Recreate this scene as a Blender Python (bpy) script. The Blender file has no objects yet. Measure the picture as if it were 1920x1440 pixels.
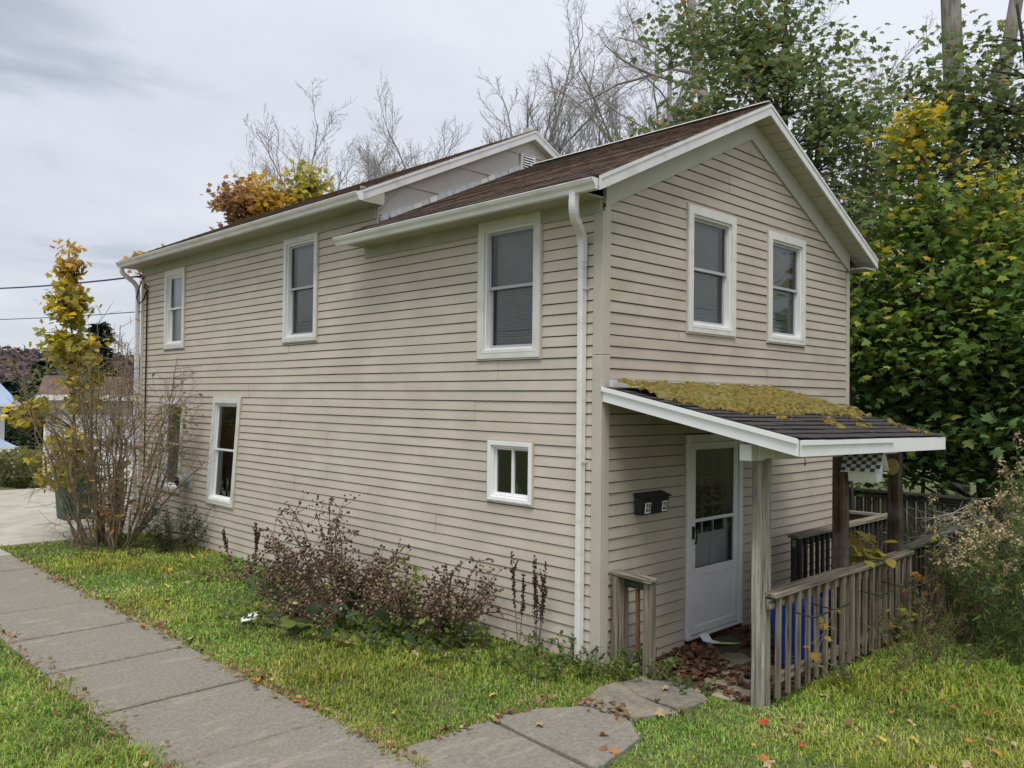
import bpy, math, random
import numpy as np
from mathutils import Vector, Matrix, noise as mnoise
random.seed(7); RNG = np.random.default_rng(7)
SC = bpy.context.scene; COL = SC.collection

# ------------------------------------------------------------------ camera
CAM_P = Vector((-5.947, -4.8735, 2.3315)); YAW, PITCH, ROLL = 0.777753, 0.017562, 0.011066
fw = Vector((math.sin(YAW)*math.cos(PITCH), math.cos(YAW)*math.cos(PITCH), math.sin(PITCH)))
rt = fw.cross(Vector((0, 0, 1))).normalized(); up = rt.cross(fw)
rt2 = rt*math.cos(ROLL)+up*math.sin(ROLL); up2 = up*math.cos(ROLL)-rt*math.sin(ROLL)
cd = bpy.data.cameras.new('camera'); cam = bpy.data.objects.new('camera', cd); COL.objects.link(cam)
m3 = Matrix((rt2, up2, -fw)).transposed(); cam.matrix_world = Matrix.Translation(CAM_P) @ m3.to_4x4()
cd.sensor_width = 36; cd.lens = 36*1565.83/1920; cd.clip_end = 3000; cd.clip_start = 0.05
SC.camera = cam

# ------------------------------------------------------------------ sky and sun
SUN_EL, SUN_AZ = math.radians(64), math.radians(228)      # azimuth clockwise from +Y
W = bpy.data.worlds.new('World'); SC.world = W; W.use_nodes = True
nt = W.node_tree; N = nt.nodes; N.clear(); LK = nt.links.new
out = N.new('ShaderNodeOutputWorld'); bg = N.new('ShaderNodeBackground'); LK(bg.outputs[0], out.inputs[0])
sky = N.new('ShaderNodeTexSky'); sky.sky_type = 'NISHITA'; sky.sun_disc = False
sky.sun_elevation = SUN_EL; sky.sun_rotation = SUN_AZ
def wmath(op, a, b=None):
    n = N.new('ShaderNodeMath'); n.operation = op
    for i, v in enumerate((a, b)):
        if v is None: continue
        if isinstance(v, (int, float)): n.inputs[i].default_value = v
        else: LK(v, n.inputs[i])
    return n.outputs[0]
tc = N.new('ShaderNodeTexCoord'); sx = N.new('ShaderNodeSeparateXYZ'); LK(tc.outputs['Generated'], sx.inputs[0])
den = wmath('ADD', wmath('MAXIMUM', sx.outputs[2], 0.0), 0.16)
cxy = N.new('ShaderNodeCombineXYZ'); LK(wmath('DIVIDE', sx.outputs[0], den), cxy.inputs[0]); LK(wmath('DIVIDE', sx.outputs[1], den), cxy.inputs[1])
def wnoise(scale, det, rough, dist=0.0, sc=(1, 1, 1), rot=0.0, loc=(0, 0, 0)):
    mp = N.new('ShaderNodeMapping'); mp.inputs['Scale'].default_value = sc; mp.inputs['Rotation'].default_value = (0, 0, rot); mp.inputs['Location'].default_value = loc
    LK(cxy.outputs[0], mp.inputs[0]); n = N.new('ShaderNodeTexNoise'); n.inputs['Scale'].default_value = scale
    n.inputs['Detail'].default_value = det; n.inputs['Roughness'].default_value = rough; n.inputs['Distortion'].default_value = dist
    LK(mp.outputs[0], n.inputs[0]); return n.outputs[0]
n1 = wnoise(0.55, 7, 0.5, 0.3, (1, 1.25, 1), 0.78, (3.4, 1.2, 0)); n2 = wnoise(1.9, 6, 0.5, 0.4, (1, 1.4, 1), 0.78)
cl = wmath('ADD', wmath('MULTIPLY', n1, 0.72), wmath('MULTIPLY', n2, 0.28))
cr = N.new('ShaderNodeValToRGB'); LK(cl, cr.inputs[0]); e = cr.color_ramp.elements
e[0].position = 0.39; e[0].color = (0.275, 0.295, 0.35, 1); e[1].position = 0.61; e[1].color = (0.475, 0.493, 0.532, 1)
a = e.new(0.46); a.color = (0.405, 0.424, 0.47, 1)
sk = N.new('ShaderNodeMixRGB'); sk.blend_type = 'MULTIPLY'; sk.inputs[0].default_value = 1; LK(sky.outputs[0], sk.inputs[1]); sk.inputs[2].default_value = (0.1, 0.1, 0.1, 1)
zf = wmath('ADD', wmath('MULTIPLY', wmath('MAXIMUM', sx.outputs[2], 0.0), 0.42), 0.86)
cg = N.new('ShaderNodeMixRGB'); cg.blend_type = 'MULTIPLY'; cg.inputs[0].default_value = 1; LK(cr.outputs[0], cg.inputs[1]); LK(zf, cg.inputs[2])
mx = N.new('ShaderNodeMixRGB'); mx.inputs[0].default_value = 0.93; LK(sk.outputs[0], mx.inputs[1]); LK(cg.outputs[0], mx.inputs[2])
LK(mx.outputs[0], bg.inputs[0]); bg.inputs[1].default_value = 1.0
sd = bpy.data.lights.new('sun', 'SUN'); sun = bpy.data.objects.new('sun', sd); COL.objects.link(sun)
sd.energy = 1.5; sd.angle = math.radians(28); sd.color = (1.0, 0.965, 0.91)
dirv = Vector((math.sin(SUN_AZ)*math.cos(SUN_EL), math.cos(SUN_AZ)*math.cos(SUN_EL), math.sin(SUN_EL)))
sun.rotation_euler = dirv.to_track_quat('Z', 'Y').to_euler()
SC.view_settings.view_transform = 'Standard'; SC.view_settings.look = 'None'; SC.view_settings.gamma = 1
SC.view_settings.exposure = 0.84
SC.render.engine = 'CYCLES'
SC.cycles.max_bounces = 6; SC.cycles.transparent_max_bounces = 12

# ------------------------------------------------------------------ materials
def new_mat(name):
    m = bpy.data.materials.new(name); m.use_nodes = True; t = m.node_tree
    return m, t.nodes, t.links.new, t.nodes['Principled BSDF']
def mat(name, c1, c2=None, scale=6, rough=0.8, stretch=(1, 1, 1), detail=6, bump=0.0, bscale=None, c3=None, s3=1.5, t3=(0.55, 0.7), metal=0.0, lo=0.35, hi=0.65, spec=0.3, coords='pos', a3=1.0, st3=(1, 1, 1)):
    """two-tone noise, optional third patchy tone with its own scale, optional bump; world-space or object coordinates"""
    m, n, L, b = new_mat(name); b.inputs['Roughness'].default_value = rough; b.inputs['Metallic'].default_value = metal
    b.inputs['Specular IOR Level'].default_value = spec
    if coords == 'pos': g = n.new('ShaderNodeNewGeometry').outputs['Position']
    else: g = n.new('ShaderNodeTexCoord').outputs['Object']
    def nz(sc, st, det=detail):
        mp = n.new('ShaderNodeMapping'); mp.inputs['Scale'].default_value = st; L(g, mp.inputs[0])
        t = n.new('ShaderNodeTexNoise'); t.inputs['Scale'].default_value = sc; t.inputs['Detail'].default_value = det; t.inputs['Roughness'].default_value = 0.6
        L(mp.outputs[0], t.inputs[0]); return t.outputs[0]
    f = nz(scale, stretch); r = n.new('ShaderNodeValToRGB'); L(f, r.inputs[0])
    r.color_ramp.elements[0].position = lo; r.color_ramp.elements[1].position = hi
    r.color_ramp.elements[0].color = (*c1, 1); r.color_ramp.elements[1].color = (*(c2 or c1), 1); colr = r.outputs[0]
    if c3:
        f3 = nz(s3, st3, 8); r3 = n.new('ShaderNodeValToRGB'); L(f3, r3.inputs[0])
        r3.color_ramp.elements[0].position = t3[0]; r3.color_ramp.elements[1].position = t3[1]
        r3.color_ramp.elements[0].color = (0, 0, 0, 1); r3.color_ramp.elements[1].color = (a3, a3, a3, 1)
        mxn = n.new('ShaderNodeMixRGB'); L(r3.outputs[0], mxn.inputs[0]); L(colr, mxn.inputs[1]); mxn.inputs[2].default_value = (*c3, 1); colr = mxn.outputs[0]
    L(colr, b.inputs['Base Color'])
    if bump:
        fb = nz(bscale or scale, stretch, 8); bp = n.new('ShaderNodeBump'); bp.inputs['Strength'].default_value = bump; bp.inputs['Distance'].default_value = 0.02
        L(fb, bp.inputs['Height']); L(bp.outputs[0], b.inputs['Normal'])
    return m
def leaf_mat(name, trans=0.35, rough=0.55):
    m, n, L, b = new_mat(name); at = n.new('ShaderNodeAttribute'); at.attribute_name = 'tint'
    L(at.outputs['Color'], b.inputs['Base Color']); b.inputs['Roughness'].default_value = rough; b.inputs['Specular IOR Level'].default_value = 0.25
    tr = n.new('ShaderNodeBsdfTranslucent'); L(at.outputs['Color'], tr.inputs[0])
    mxs = n.new('ShaderNodeMixShader'); mxs.inputs[0].default_value = trans
    L(b.outputs[0], mxs.inputs[1]); L(tr.outputs[0], mxs.inputs[2]); L(mxs.outputs[0], n['Material Output'].inputs[0]); return m
def wood_mat(name, axis, c1, c2, c3=None):
    st = [34, 34, 34]; st[axis] = 1.3
    return mat(name, tuple(v*.7 for v in c1), tuple(v*1.12 for v in c2), 1.0, 0.9, tuple(st), 10, 1.0, 1.0, c3=c3, s3=3.2, t3=(0.48, 0.7), lo=0.38, hi=0.64)
M = {}
M['siding'] = mat('siding_vinyl', (0.51, 0.449, 0.37), (0.585, 0.52, 0.435), 1.6, 0.55, (1, 1, 2.0), 5, c3=(0.47, 0.418, 0.33), s3=0.9, t3=(0.5, 0.74), a3=0.5, st3=(1, 1, 0.45))
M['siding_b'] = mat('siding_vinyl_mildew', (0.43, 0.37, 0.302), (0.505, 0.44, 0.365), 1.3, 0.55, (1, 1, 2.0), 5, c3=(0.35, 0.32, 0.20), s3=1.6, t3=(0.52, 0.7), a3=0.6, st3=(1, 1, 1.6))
M['trim_tan'] = mat('corner_trim_tan', (0.45, 0.415, 0.345), (0.50, 0.46, 0.385), 2.0, 0.55)
M['white'] = mat('white_trim', (0.66, 0.66, 0.63), (0.73, 0.73, 0.70), 3, 0.5, c3=(0.42, 0.41, 0.33), s3=3.5, t3=(0.5, 0.75), a3=0.55)
M['casing'] = mat('window_casing_offwhite', (0.64, 0.63, 0.60), (0.71, 0.70, 0.67), 4, 0.5, c3=(0.40, 0.39, 0.30), s3=5.0, t3=(0.5, 0.75), a3=0.5)
M['clean'] = mat('clean_white', (0.78, 0.78, 0.77), (0.82, 0.82, 0.81), 4, 0.4)
M['rake'] = mat('dirty_white_fascia', (0.63, 0.625, 0.615), (0.72, 0.71, 0.70), 3, 0.5, c3=(0.40, 0.40, 0.355), s3=7, t3=(0.53, 0.72), a3=0.7, st3=(0.5, 0.5, 0.5))
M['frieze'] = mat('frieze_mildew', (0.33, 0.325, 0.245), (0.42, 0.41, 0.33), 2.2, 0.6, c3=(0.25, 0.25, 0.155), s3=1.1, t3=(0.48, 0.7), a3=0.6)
M['friezeg'] = mat('gable_frieze', (0.44, 0.425, 0.365), (0.50, 0.485, 0.425), 2.2, 0.6)
M['upperwall'] = mat('upper_wall_pale', (0.47, 0.45, 0.41), (0.54, 0.52, 0.48), 1.5, 0.6)
M['roof'] = mat('roof_shingle_brown', (0.078, 0.055, 0.043), (0.215, 0.15, 0.112), 9, 0.95, (1, 1, 1), 8, 0.6, 60, c3=(0.055, 0.047, 0.043), s3=0.8, t3=(0.5, 0.68), a3=0.8, st3=(2.2, .6, 1))
M['roofdark'] = mat('roof_edge_dark', (0.02, 0.019, 0.02), (0.045, 0.04, 0.04), 9, 0.9)
M['shingle'] = mat('porch_shingle', (0.03, 0.026, 0.026), (0.075, 0.066, 0.062), 26, 0.95, (1, 1, 1), 8, 0.5, 90, c3=(0.10, 0.085, 0.07), s3=3, t3=(0.58, 0.75), a3=0.6)
M['flash'] = mat('flashing_metal', (0.42, 0.43, 0.44), (0.6, 0.61, 0.62), 12, 0.5, metal=0.3)
M['gutter'] = mat('gutter_white', (0.69, 0.68, 0.67), (0.77, 0.76, 0.75), 3, 0.4, c3=(0.38, 0.365, 0.32), s3=6, t3=(0.52, 0.74), a3=0.5, st3=(1, 0.3, 2))
M['dark'] = mat('dark_interior', (0.012, 0.012, 0.013), (0.02, 0.02, 0.02), 2, 0.9)
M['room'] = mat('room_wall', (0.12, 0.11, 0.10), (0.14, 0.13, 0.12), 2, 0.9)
M['found'] = mat('foundation_stone', (0.05, 0.048, 0.045), (0.13, 0.12, 0.11), 8, 0.9, bump=0.6)
M['sash'] = mat('sash_grey', (0.38, 0.39, 0.40), (0.44, 0.45, 0.455), 5, 0.45)
M['blind'] = mat('blind_slat', (0.62, 0.61, 0.55), (0.70, 0.69, 0.63), 5, 0.6)
M['curtain'] = mat('lace_curtain', (0.6, 0.61, 0.62), (0.72, 0.72, 0.73), 30, 0.8)
M['woodx'] = wood_mat('weathered_wood_x', 0, (0.115, 0.10, 0.08), (0.31, 0.262, 0.20), (0.14, 0.14, 0.085))
M['woody'] = wood_mat('weathered_wood_y', 1, (0.115, 0.10, 0.08), (0.31, 0.262, 0.20), (0.14, 0.14, 0.085))
M['woodz'] = wood_mat('weathered_wood_z', 2, (0.12, 0.102, 0.078), (0.30, 0.25, 0.188), (0.165, 0.16, 0.10))
M['postpale'] = wood_mat('pale_weathered_post', 2, (0.17, 0.155, 0.13), (0.40, 0.375, 0.325), (0.24, 0.235, 0.16))
M['brownz'] = wood_mat('brown_stained_post', 2, (0.045, 0.028, 0.018), (0.125, 0.082, 0.055), (0.17, 0.15, 0.12))
M['darkwx'] = wood_mat('dark_rail_wood', 0, (0.028, 0.026, 0.022), (0.085, 0.08, 0.066), (0.06, 0.075, 0.035))
M['darkwy'] = wood_mat('dark_rail_wood_y', 1, (0.024, 0.022, 0.02), (0.075, 0.072, 0.06), (0.06, 0.075, 0.035))
M['darkwz'] = wood_mat('dark_board_wood', 2, (0.024, 0.022, 0.02), (0.075, 0.07, 0.06))
M['rust'] = mat('rusty_rod', (0.11, 0.05, 0.025), (0.2, 0.10, 0.055), 9, 0.8)
M['concrete'] = mat('sidewalk_concrete', (0.195, 0.177, 0.145), (0.35, 0.32, 0.265), 34, 0.92, (1, 1, 1), 10, 0.8, 120, c3=(0.42, 0.37, 0.28), s3=5.0, t3=(0.56, 0.68), a3=0.6, st3=(0.55, 1.9, 1), lo=0.28, hi=0.74)
M['concrete_n'] = mat('pale_concrete', (0.36, 0.335, 0.28), (0.47, 0.435, 0.365), 3, 0.9, (1, 1, 1), 9, 0.4, 60, c3=(0.30, 0.25, 0.17), s3=1.2, t3=(0.52, 0.7), a3=0.5)
M['pathstone'] = mat('path_concrete', (0.15, 0.133, 0.105), (0.28, 0.25, 0.20), 18, 0.92, (1, 1, 1), 10, 0.7, 70, c3=(0.36, 0.31, 0.215), s3=2.0, t3=(0.5, 0.7), a3=0.75, lo=0.3, hi=0.7)
M['flag'] = mat('flagstone_tan', (0.26, 0.225, 0.155), (0.40, 0.35, 0.25), 4, 0.9, (1, 1, 1), 9, 0.5, 50, c3=(0.13, 0.1, 0.07), s3=3, t3=(0.52, 0.7), a3=0.8)
M['mat_dark'] = mat('doormat_dark', (0.05, 0.05, 0.048), (0.085, 0.083, 0.078), 60, 0.95)
M['soil'] = mat('ground_soil', (0.08, 0.095, 0.028), (0.14, 0.15, 0.05), 5, 0.95, bump=0.5, c3=(0.10, 0.08, 0.04), s3=1.2, t3=(0.5, 0.65))
M['earth'] = mat('bare_earth', (0.05, 0.035, 0.022), (0.11, 0.08, 0.05), 9, 0.95, bump=0.6)
M['moss'] = mat('moss', (0.07, 0.055, 0.016), (0.32, 0.245, 0.052), 24, 0.95, (1, 1, 1), 10, 1.0, 130, c3=(0.23, 0.235, 0.10), s3=3.4, t3=(0.56, 0.66), a3=0.9)
M['black'] = mat('black_metal', (0.012, 0.012, 0.012), (0.03, 0.029, 0.028), 9, 0.45)
M['bluebin'] = mat('blue_plastic', (0.012, 0.045, 0.30), (0.018, 0.06, 0.38), 4, 0.45)
M['greenbin'] = mat('green_plastic', (0.008, 0.06, 0.045), (0.012, 0.085, 0.06), 4, 0.5)
M['bark'] = mat('bark', (0.035, 0.03, 0.024), (0.09, 0.078, 0.064), 7, 0.95, (3, 3, 0.6), 8, 0.8, 9)
M['barkpale'] = mat('bark_pale', (0.13, 0.118, 0.10), (0.32, 0.295, 0.255), 3, 0.95, (3, 3, 0.5), 8, 0.8, 9)
M['twig'] = mat('twig_grey', (0.24, 0.22, 0.21), (0.36, 0.335, 0.325), 4, 0.95)
M['stem'] = mat('bush_stem', (0.13, 0.095, 0.058), (0.30, 0.235, 0.155), 6, 0.95)
M['deadstem'] = mat('dead_weed_stem', (0.07, 0.045, 0.03), (0.15, 0.10, 0.068), 9, 0.95)
M['leaf'] = leaf_mat('leaf', 0.5); M['dry'] = leaf_mat('dry_leaf', 0.12, 0.85); M['grass'] = leaf_mat('grass_blade', 0.30, 0.6)
M['bluecable'] = mat('blue_cable', (0.02, 0.02, 0.09), (0.04, 0.04, 0.16), 20, 0.6)
M['blueroof'] = mat('blue_metal_roof', (0.27, 0.34, 0.46), (0.32, 0.39, 0.50), 2, 0.4)
M['garage_wall'] = mat('garage_wall', (0.50, 0.485, 0.44), (0.58, 0.565, 0.52), 2, 0.7)
M['stonewall'] = mat('grey_stone', (0.14, 0.14, 0.135), (0.42, 0.41, 0.39), 3.5, 0.9, bump=0.6)
M['hill'] = mat('hill_wood', (0.075, 0.045, 0.045), (0.135, 0.075, 0.06), 0.05, 1, (1, 1, 1.5), 10, c3=(0.05, 0.055, 0.045), s3=0.03, t3=(0.5, 0.62), a3=0.7)
M['yellow'] = mat('plaque_yellow', (0.42, 0.33, 0.12), (0.55, 0.44, 0.19), 20, 0.7, c3=(0.12, 0.07, 0.03), s3=30, t3=(0.62, 0.66))
M['brownboard'] = mat('threshold_brown', (0.022, 0.014, 0.011), (0.04, 0.026, 0.02), 6, 0.7)
M['doorwhite'] = mat('door_white', (0.68, 0.675, 0.645), (0.74, 0.735, 0.705), 3, 0.45)
M['paper_y'] = mat('paper_yellow', (0.62, 0.62, 0.13), (0.72, 0.72, 0.2), 9, 0.8)
M['paper_b'] = mat('paper_blue_print', (0.13, 0.3, 0.62), (0.7, 0.74, 0.78), 16, 0.7, lo=0.45, hi=0.5)
def glass_mat(name, tint, k):
    m, n, L, b = new_mat(name); n.remove(b)
    t = n.new('ShaderNodeBsdfTransparent'); t.inputs[0].default_value = (*tint, 1)
    g = n.new('ShaderNodeBsdfGlossy'); g.inputs['Roughness'].default_value = 0.03; g.inputs[0].default_value = (0.9, 0.93, 0.95, 1)
    fr = n.new('ShaderNodeFresnel'); fr.inputs[0].default_value = k
    geo = n.new('ShaderNodeNewGeometry'); tn = n.new('ShaderNodeTexNoise'); tn.inputs['Scale'].default_value = 1.7; L(geo.outputs['Position'], tn.inputs[0])
    bp = n.new('ShaderNodeBump'); bp.inputs['Strength'].default_value = 0.12; bp.inputs['Distance'].default_value = 0.05; L(tn.outputs[0], bp.inputs['Height']); L(bp.outputs[0], g.inputs['Normal'])
    mxs = n.new('ShaderNodeMixShader'); L(fr.outputs[0], mxs.inputs[0]); L(t.outputs[0], mxs.inputs[1]); L(g.outputs[0], mxs.inputs[2]); L(mxs.outputs[0], n['Material Output'].inputs[0]); return m
M['glass'] = glass_mat('window_glass', (0.86, 0.89, 0.89), 1.9); M['screen'] = glass_mat('screened_glass', (0.74, 0.76, 0.76), 1.6); M['stormdark'] = glass_mat('storm_screen', (0.27, 0.28, 0.285), 1.5)
m, n, L, b = new_mat('checker_roof'); tcn = n.new('ShaderNodeTexCoord'); mp = n.new('ShaderNodeMapping'); L(tcn.outputs['UV'], mp.inputs[0])
ck = n.new('ShaderNodeTexChecker'); ck.inputs['Scale'].default_value = 1.0; ck.inputs[1].default_value = (0.72, 0.72, 0.68, 1); ck.inputs[2].default_value = (0.085, 0.08, 0.06, 1)
L(mp.outputs[0], ck.inputs[0]); L(ck.outputs[0], b.inputs['Base Color']); b.inputs['Roughness'].default_value = 0.7; M['checker'] = m

# ------------------------------------------------------------------ helpers
def link(o, parent=None):
    COL.objects.link(o)
    if parent is not None: o.parent = parent
    return o
def tag(o, label=None, cat=None, group=None, kind=None):
    if label: o['label'] = label
    if cat: o['category'] = cat
    if group: o['group'] = group
    if kind: o['kind'] = kind
    return o
def empty(name, label, cat, group=None, kind=None):
    o = link(bpy.data.objects.new(name, None)); o.empty_display_size = 0.1
    return tag(o, label, cat, group, kind)
class MB:
    """collects faces; build() links them as one mesh object"""
    def __init__(s): s.v = []; s.f = []
    def poly(s, pts): b = len(s.v); s.v += [tuple(p) for p in pts]; s.f.append(tuple(range(b, b+len(pts)))); return s
    def hexa(s, p):      # 8 points: bottom 4, top 4
        b = len(s.v); s.v += [tuple(q) for q in p]
        for q in ((3, 2, 1, 0), (4, 5, 6, 7), (0, 1, 5, 4), (1, 2, 6, 5), (2, 3, 7, 6), (3, 0, 4, 7)): s.f.append(tuple(b+i for i in q))
        return s
    def box(s, a, c):
        (x0, y0, z0), (x1, y1, z1) = a, c
        return s.hexa([(x0, y0, z0), (x1, y0, z0), (x1, y1, z0), (x0, y1, z0), (x0, y0, z1), (x1, y0, z1), (x1, y1, z1), (x0, y1, z1)])
    def beam(s, p0, p1, w, h, upv=(0, 0, 1)):
        p0, p1 = Vector(p0), Vector(p1); d = (p1-p0).normalized(); sd_ = d.cross(Vector(upv)).normalized(); u = sd_.cross(d)
        c = [(-w/2, -h/2), (w/2, -h/2), (w/2, h/2), (-w/2, h/2)]
        return s.hexa([p0+sd_*a+u*b for a, b in c]+[p1+sd_*a+u*b for a, b in c])
    def extrude(s, prof, p0, p1):     # prof: list of offsets (Vector); closed loop from p0 to p1
        b = len(s.v); n_ = len(prof); p0, p1 = Vector(p0), Vector(p1)
        s.v += [tuple(p0+q) for q in prof]+[tuple(p1+q) for q in prof]
        for i in range(n_): j = (i+1) % n_; s.f.append((b+i, b+j, b+n_+j, b+n_+i))
        s.f.append(tuple(b+i for i in reversed(range(n_)))); s.f.append(tuple(b+n_+i for i in range(n_))); return s
    def tube(s, pts, r, k=8, rect=None, upv=None):
        pts = [Vector(p) for p in pts]; b = len(s.v); n_ = len(pts); rr = r if isinstance(r, (list, tuple)) else [r]*n_
        ref = Vector(upv) if upv else Vector((0.31, 0.17, 0.93))
        for i, p in enumerate(pts):
            d = (pts[min(i+1, n_-1)]-pts[max(i-1, 0)]).normalized(); a = d.cross(ref)
            if a.length < 1e-3: a = d.cross(Vector((1, 0, 0)))
            a.normalize(); c = a.cross(d)
            if rect: w, h = rect; s.v += [tuple(p+a*x*w/2+c*y*h/2) for x, y in ((-1, -1), (1, -1), (1, 1), (-1, 1))]
            else: s.v += [tuple(p+a*math.cos(t*2*math.pi/k)*rr[i]+c*math.sin(t*2*math.pi/k)*rr[i]) for t in range(k)]
        if rect: k = 4
        for i in range(n_-1):
            for t in range(k): q = (t+1) % k; s.f.append((b+i*k+t, b+i*k+q, b+(i+1)*k+q, b+(i+1)*k+t))
        s.f.append(tuple(b+t for t in reversed(range(k)))); s.f.append(tuple(b+(n_-1)*k+t for t in range(k))); return s
    def mesh(s, name, m):
        me = bpy.data.meshes.new(name); me.from_pydata(s.v, [], s.f); me.materials.append(m); me.update(); return me
    def build(s, name, m, parent=None, bevel=0.0, smooth=False):
        me = s.mesh(name, m); o = link(bpy.data.objects.new(name, me), parent)
        if smooth:
            for p in me.polygons: p.use_smooth = True
        if bevel: bv = o.modifiers.new('bevel', 'BEVEL'); bv.width = bevel; bv.segments = 1; bv.limit_method = 'ANGLE'
        return o
def np_mesh(name, V, F, m, parent=None, col=None, smooth=False):
    V = np.ascontiguousarray(V, np.float32); F = np.ascontiguousarray(F, np.int32); k = F.shape[1]
    me = bpy.data.meshes.new(name); me.vertices.add(len(V)); me.vertices.foreach_set('co', V.ravel())
    me.loops.add(F.size); me.loops.foreach_set('vertex_index', F.ravel()); me.polygons.add(len(F))
    me.polygons.foreach_set('loop_start', np.arange(0, F.size, k, dtype=np.int32)); me.polygons.foreach_set('loop_total', np.full(len(F), k, np.int32))
    if smooth: me.polygons.foreach_set('use_smooth', np.ones(len(F), bool))
    me.materials.append(m); me.update(calc_edges=True)
    if col is not None:
        at = me.attributes.new('tint', 'FLOAT_COLOR', 'POINT'); c4 = np.ones((len(V), 4), np.float32); c4[:, :3] = col; at.data.foreach_set('color', c4.ravel())
    return link(bpy.data.objects.new(name, me), parent)
def seg_arrays(segs, k=4):
    """segs (n,8): p0 p1 r0 r1 -> prism vertices and quads"""
    S = np.asarray(segs, float); P0, P1, R0, R1 = S[:, 0:3], S[:, 3:6], S[:, 6], S[:, 7]
    d = P1-P0; d /= np.linalg.norm(d, axis=1, keepdims=True)+1e-9; ref = np.tile([0.31, 0.17, 0.93], (len(S), 1)); ref[np.abs(d[:, 2]) > .95] = (1, 0, 0)
    a = np.cross(d, ref); a /= np.linalg.norm(a, axis=1, keepdims=True)+1e-9; c = np.cross(a, d)
    V = np.empty((len(S), 2*k, 3)); ang = np.arange(k)*2*np.pi/k
    for i, t in enumerate(ang):
        o = a*np.cos(t)+c*np.sin(t); V[:, i] = P0+o*R0[:, None]; V[:, k+i] = P1+o*R1[:, None]
    b = (np.arange(len(S))*2*k)[:, None]; F = np.concatenate([b+np.array([[i, (i+1) % k, k+(i+1) % k, k+i]]) for i in range(k)], 0)
    return V.reshape(-1, 3), F
def segs_obj(name, segs, m, parent=None, k=4, smooth=True):
    V, F = seg_arrays(segs, k); return np_mesh(name, V, F, m, parent, smooth=smooth)
MAPLE = np.array([(0, .36, 0), (0, 0, 0), (.26, -.06, -.03), (.52, .10, -.10), (.33, .26, -.03), (.60, .56, -.14), (.27, .56, -.04), (0, 1, -.12), (-.27, .56, -.04), (-.60, .56, -.14), (-.33, .26, -.03), (-.52, .10, -.10), (-.26, -.06, -.03)], float)
MAPLE_F = np.array([(0, i, i+1 if i < 12 else 1) for i in range(1, 13)])
OVAL = np.array([(0, .0, 0), (.24, .3, .02), (.22, .65, 0), (0, 1, -.08), (-.22, .65, 0), (-.24, .3, .02)], float)
OVAL_F = np.array([(0, 1, 5), (1, 2, 4), (1, 4, 5), (2, 3, 4)])
BROAD = np.array([(0, .45, .05), (0, 0, 0), (.22, -.06, .03), (.42, .12, .02), (.47, .38, -.04), (.38, .64, .03), (.2, .86, -.05), (0, 1, -.12), (-.2, .86, -.04), (-.38, .64, .02), (-.47, .38, -.05), (-.42, .12, .03), (-.22, -.06, .03)], float)
LANCE = np.array([(0, 0, 0), (.09, .35, .02), (0, 1, -.12), (-.09, .35, .02)], float); LANCE_F = np.array([(0, 1, 3), (1, 2, 3)])
def leaves_arrays(P, size, col, rng, shape=MAPLE, faces=MAPLE_F, flat=0.6, tipdown=0.25, tipdir=None):
    n_ = len(P); nrm = rng.normal(0, flat, (n_, 3)); nrm[:, 2] += 1; nrm /= np.linalg.norm(nrm, axis=1, keepdims=True)
    t = rng.normal(0, 1, (n_, 3)) if tipdir is None else tipdir+rng.normal(0, .35, (n_, 3)); t[:, 2] -= tipdown
    t -= nrm*(t*nrm).sum(1, keepdims=True); t /= np.linalg.norm(t, axis=1, keepdims=True)+1e-9; b_ = np.cross(t, nrm)
    s = size*rng.uniform(.65, 1.25, n_) if np.isscalar(size) else size
    V = P[:, None]+s[:, None, None]*(shape[None, :, 0:1]*b_[:, None]+shape[None, :, 1:2]*t[:, None]+shape[None, :, 2:3]*nrm[:, None])
    k = len(shape); F = (np.arange(n_)*k)[:, None, None]+faces[None]
    return V.reshape(-1, 3), F.reshape(-1, 3), np.repeat(col, k, 0)
def pick(rng, n_, pal, jit=0.18):
    c = np.array([p[0] for p in pal], float); w = np.array([p[1] for p in pal], float); i = rng.choice(len(pal), n_, p=w/w.sum())
    return np.clip(c[i]*rng.uniform(1-jit, 1+jit, (n_, 1))*rng.uniform(1-jit*.4, 1+jit*.4, (n_, 3)), 0.004, .9)
def joinA(parts):
    V, F, C, o = [], [], [], 0
    for v, f, c in parts: V.append(v); F.append(f+o); C.append(c); o += len(v)
    return np.concatenate(V), np.concatenate(F), np.concatenate(C)

# ------------------------------------------------------------------ ground, sidewalk, path, driveway
def sstep(a, b, t): t = np.clip((t-a)/(b-a), 0, 1); return t*t*(3-2*t)
def hgt(x, y):
    """ground height: lawn at -0.12, a shallow dip before the door"""
    x = np.asarray(x, float); y = np.asarray(y, float)
    dip = sstep(0.0, 0.5, x)*sstep(-1.75, -1.35, y)*(1-sstep(6, 8, x))
    bank = 0.10*sstep(-2.4, -4.2, y)*sstep(-2.2, 0.5, x)
    return -0.12-0.085*dip+bank+0.012*np.sin(x*2.3+y*1.1)*np.cos(y*1.9-x*.7)*(1-dip)
def axis(lo, hi, st, far):
    a = np.arange(lo, hi+st/2, st); g = np.array([1.5, 4, 10, 25, 60, 140, 320, far]); return np.concatenate([lo-g[::-1], a, hi+g])
xs, ys = axis(-9, 10, .2, 900), axis(-8, 20, .2, 900)
X, Y = np.meshgrid(xs, ys); Z = hgt(X, Y); nx = len(xs)
idx = np.arange(X.size).reshape(X.shape); F = np.stack([idx[:-1, :-1], idx[:-1, 1:], idx[1:, 1:], idx[1:, :-1]], -1).reshape(-1, 4)
tag(np_mesh('ground', np.stack([X, Y, Z], -1).reshape(-1, 3), F, M['soil'], smooth=True), kind='structure')

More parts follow.
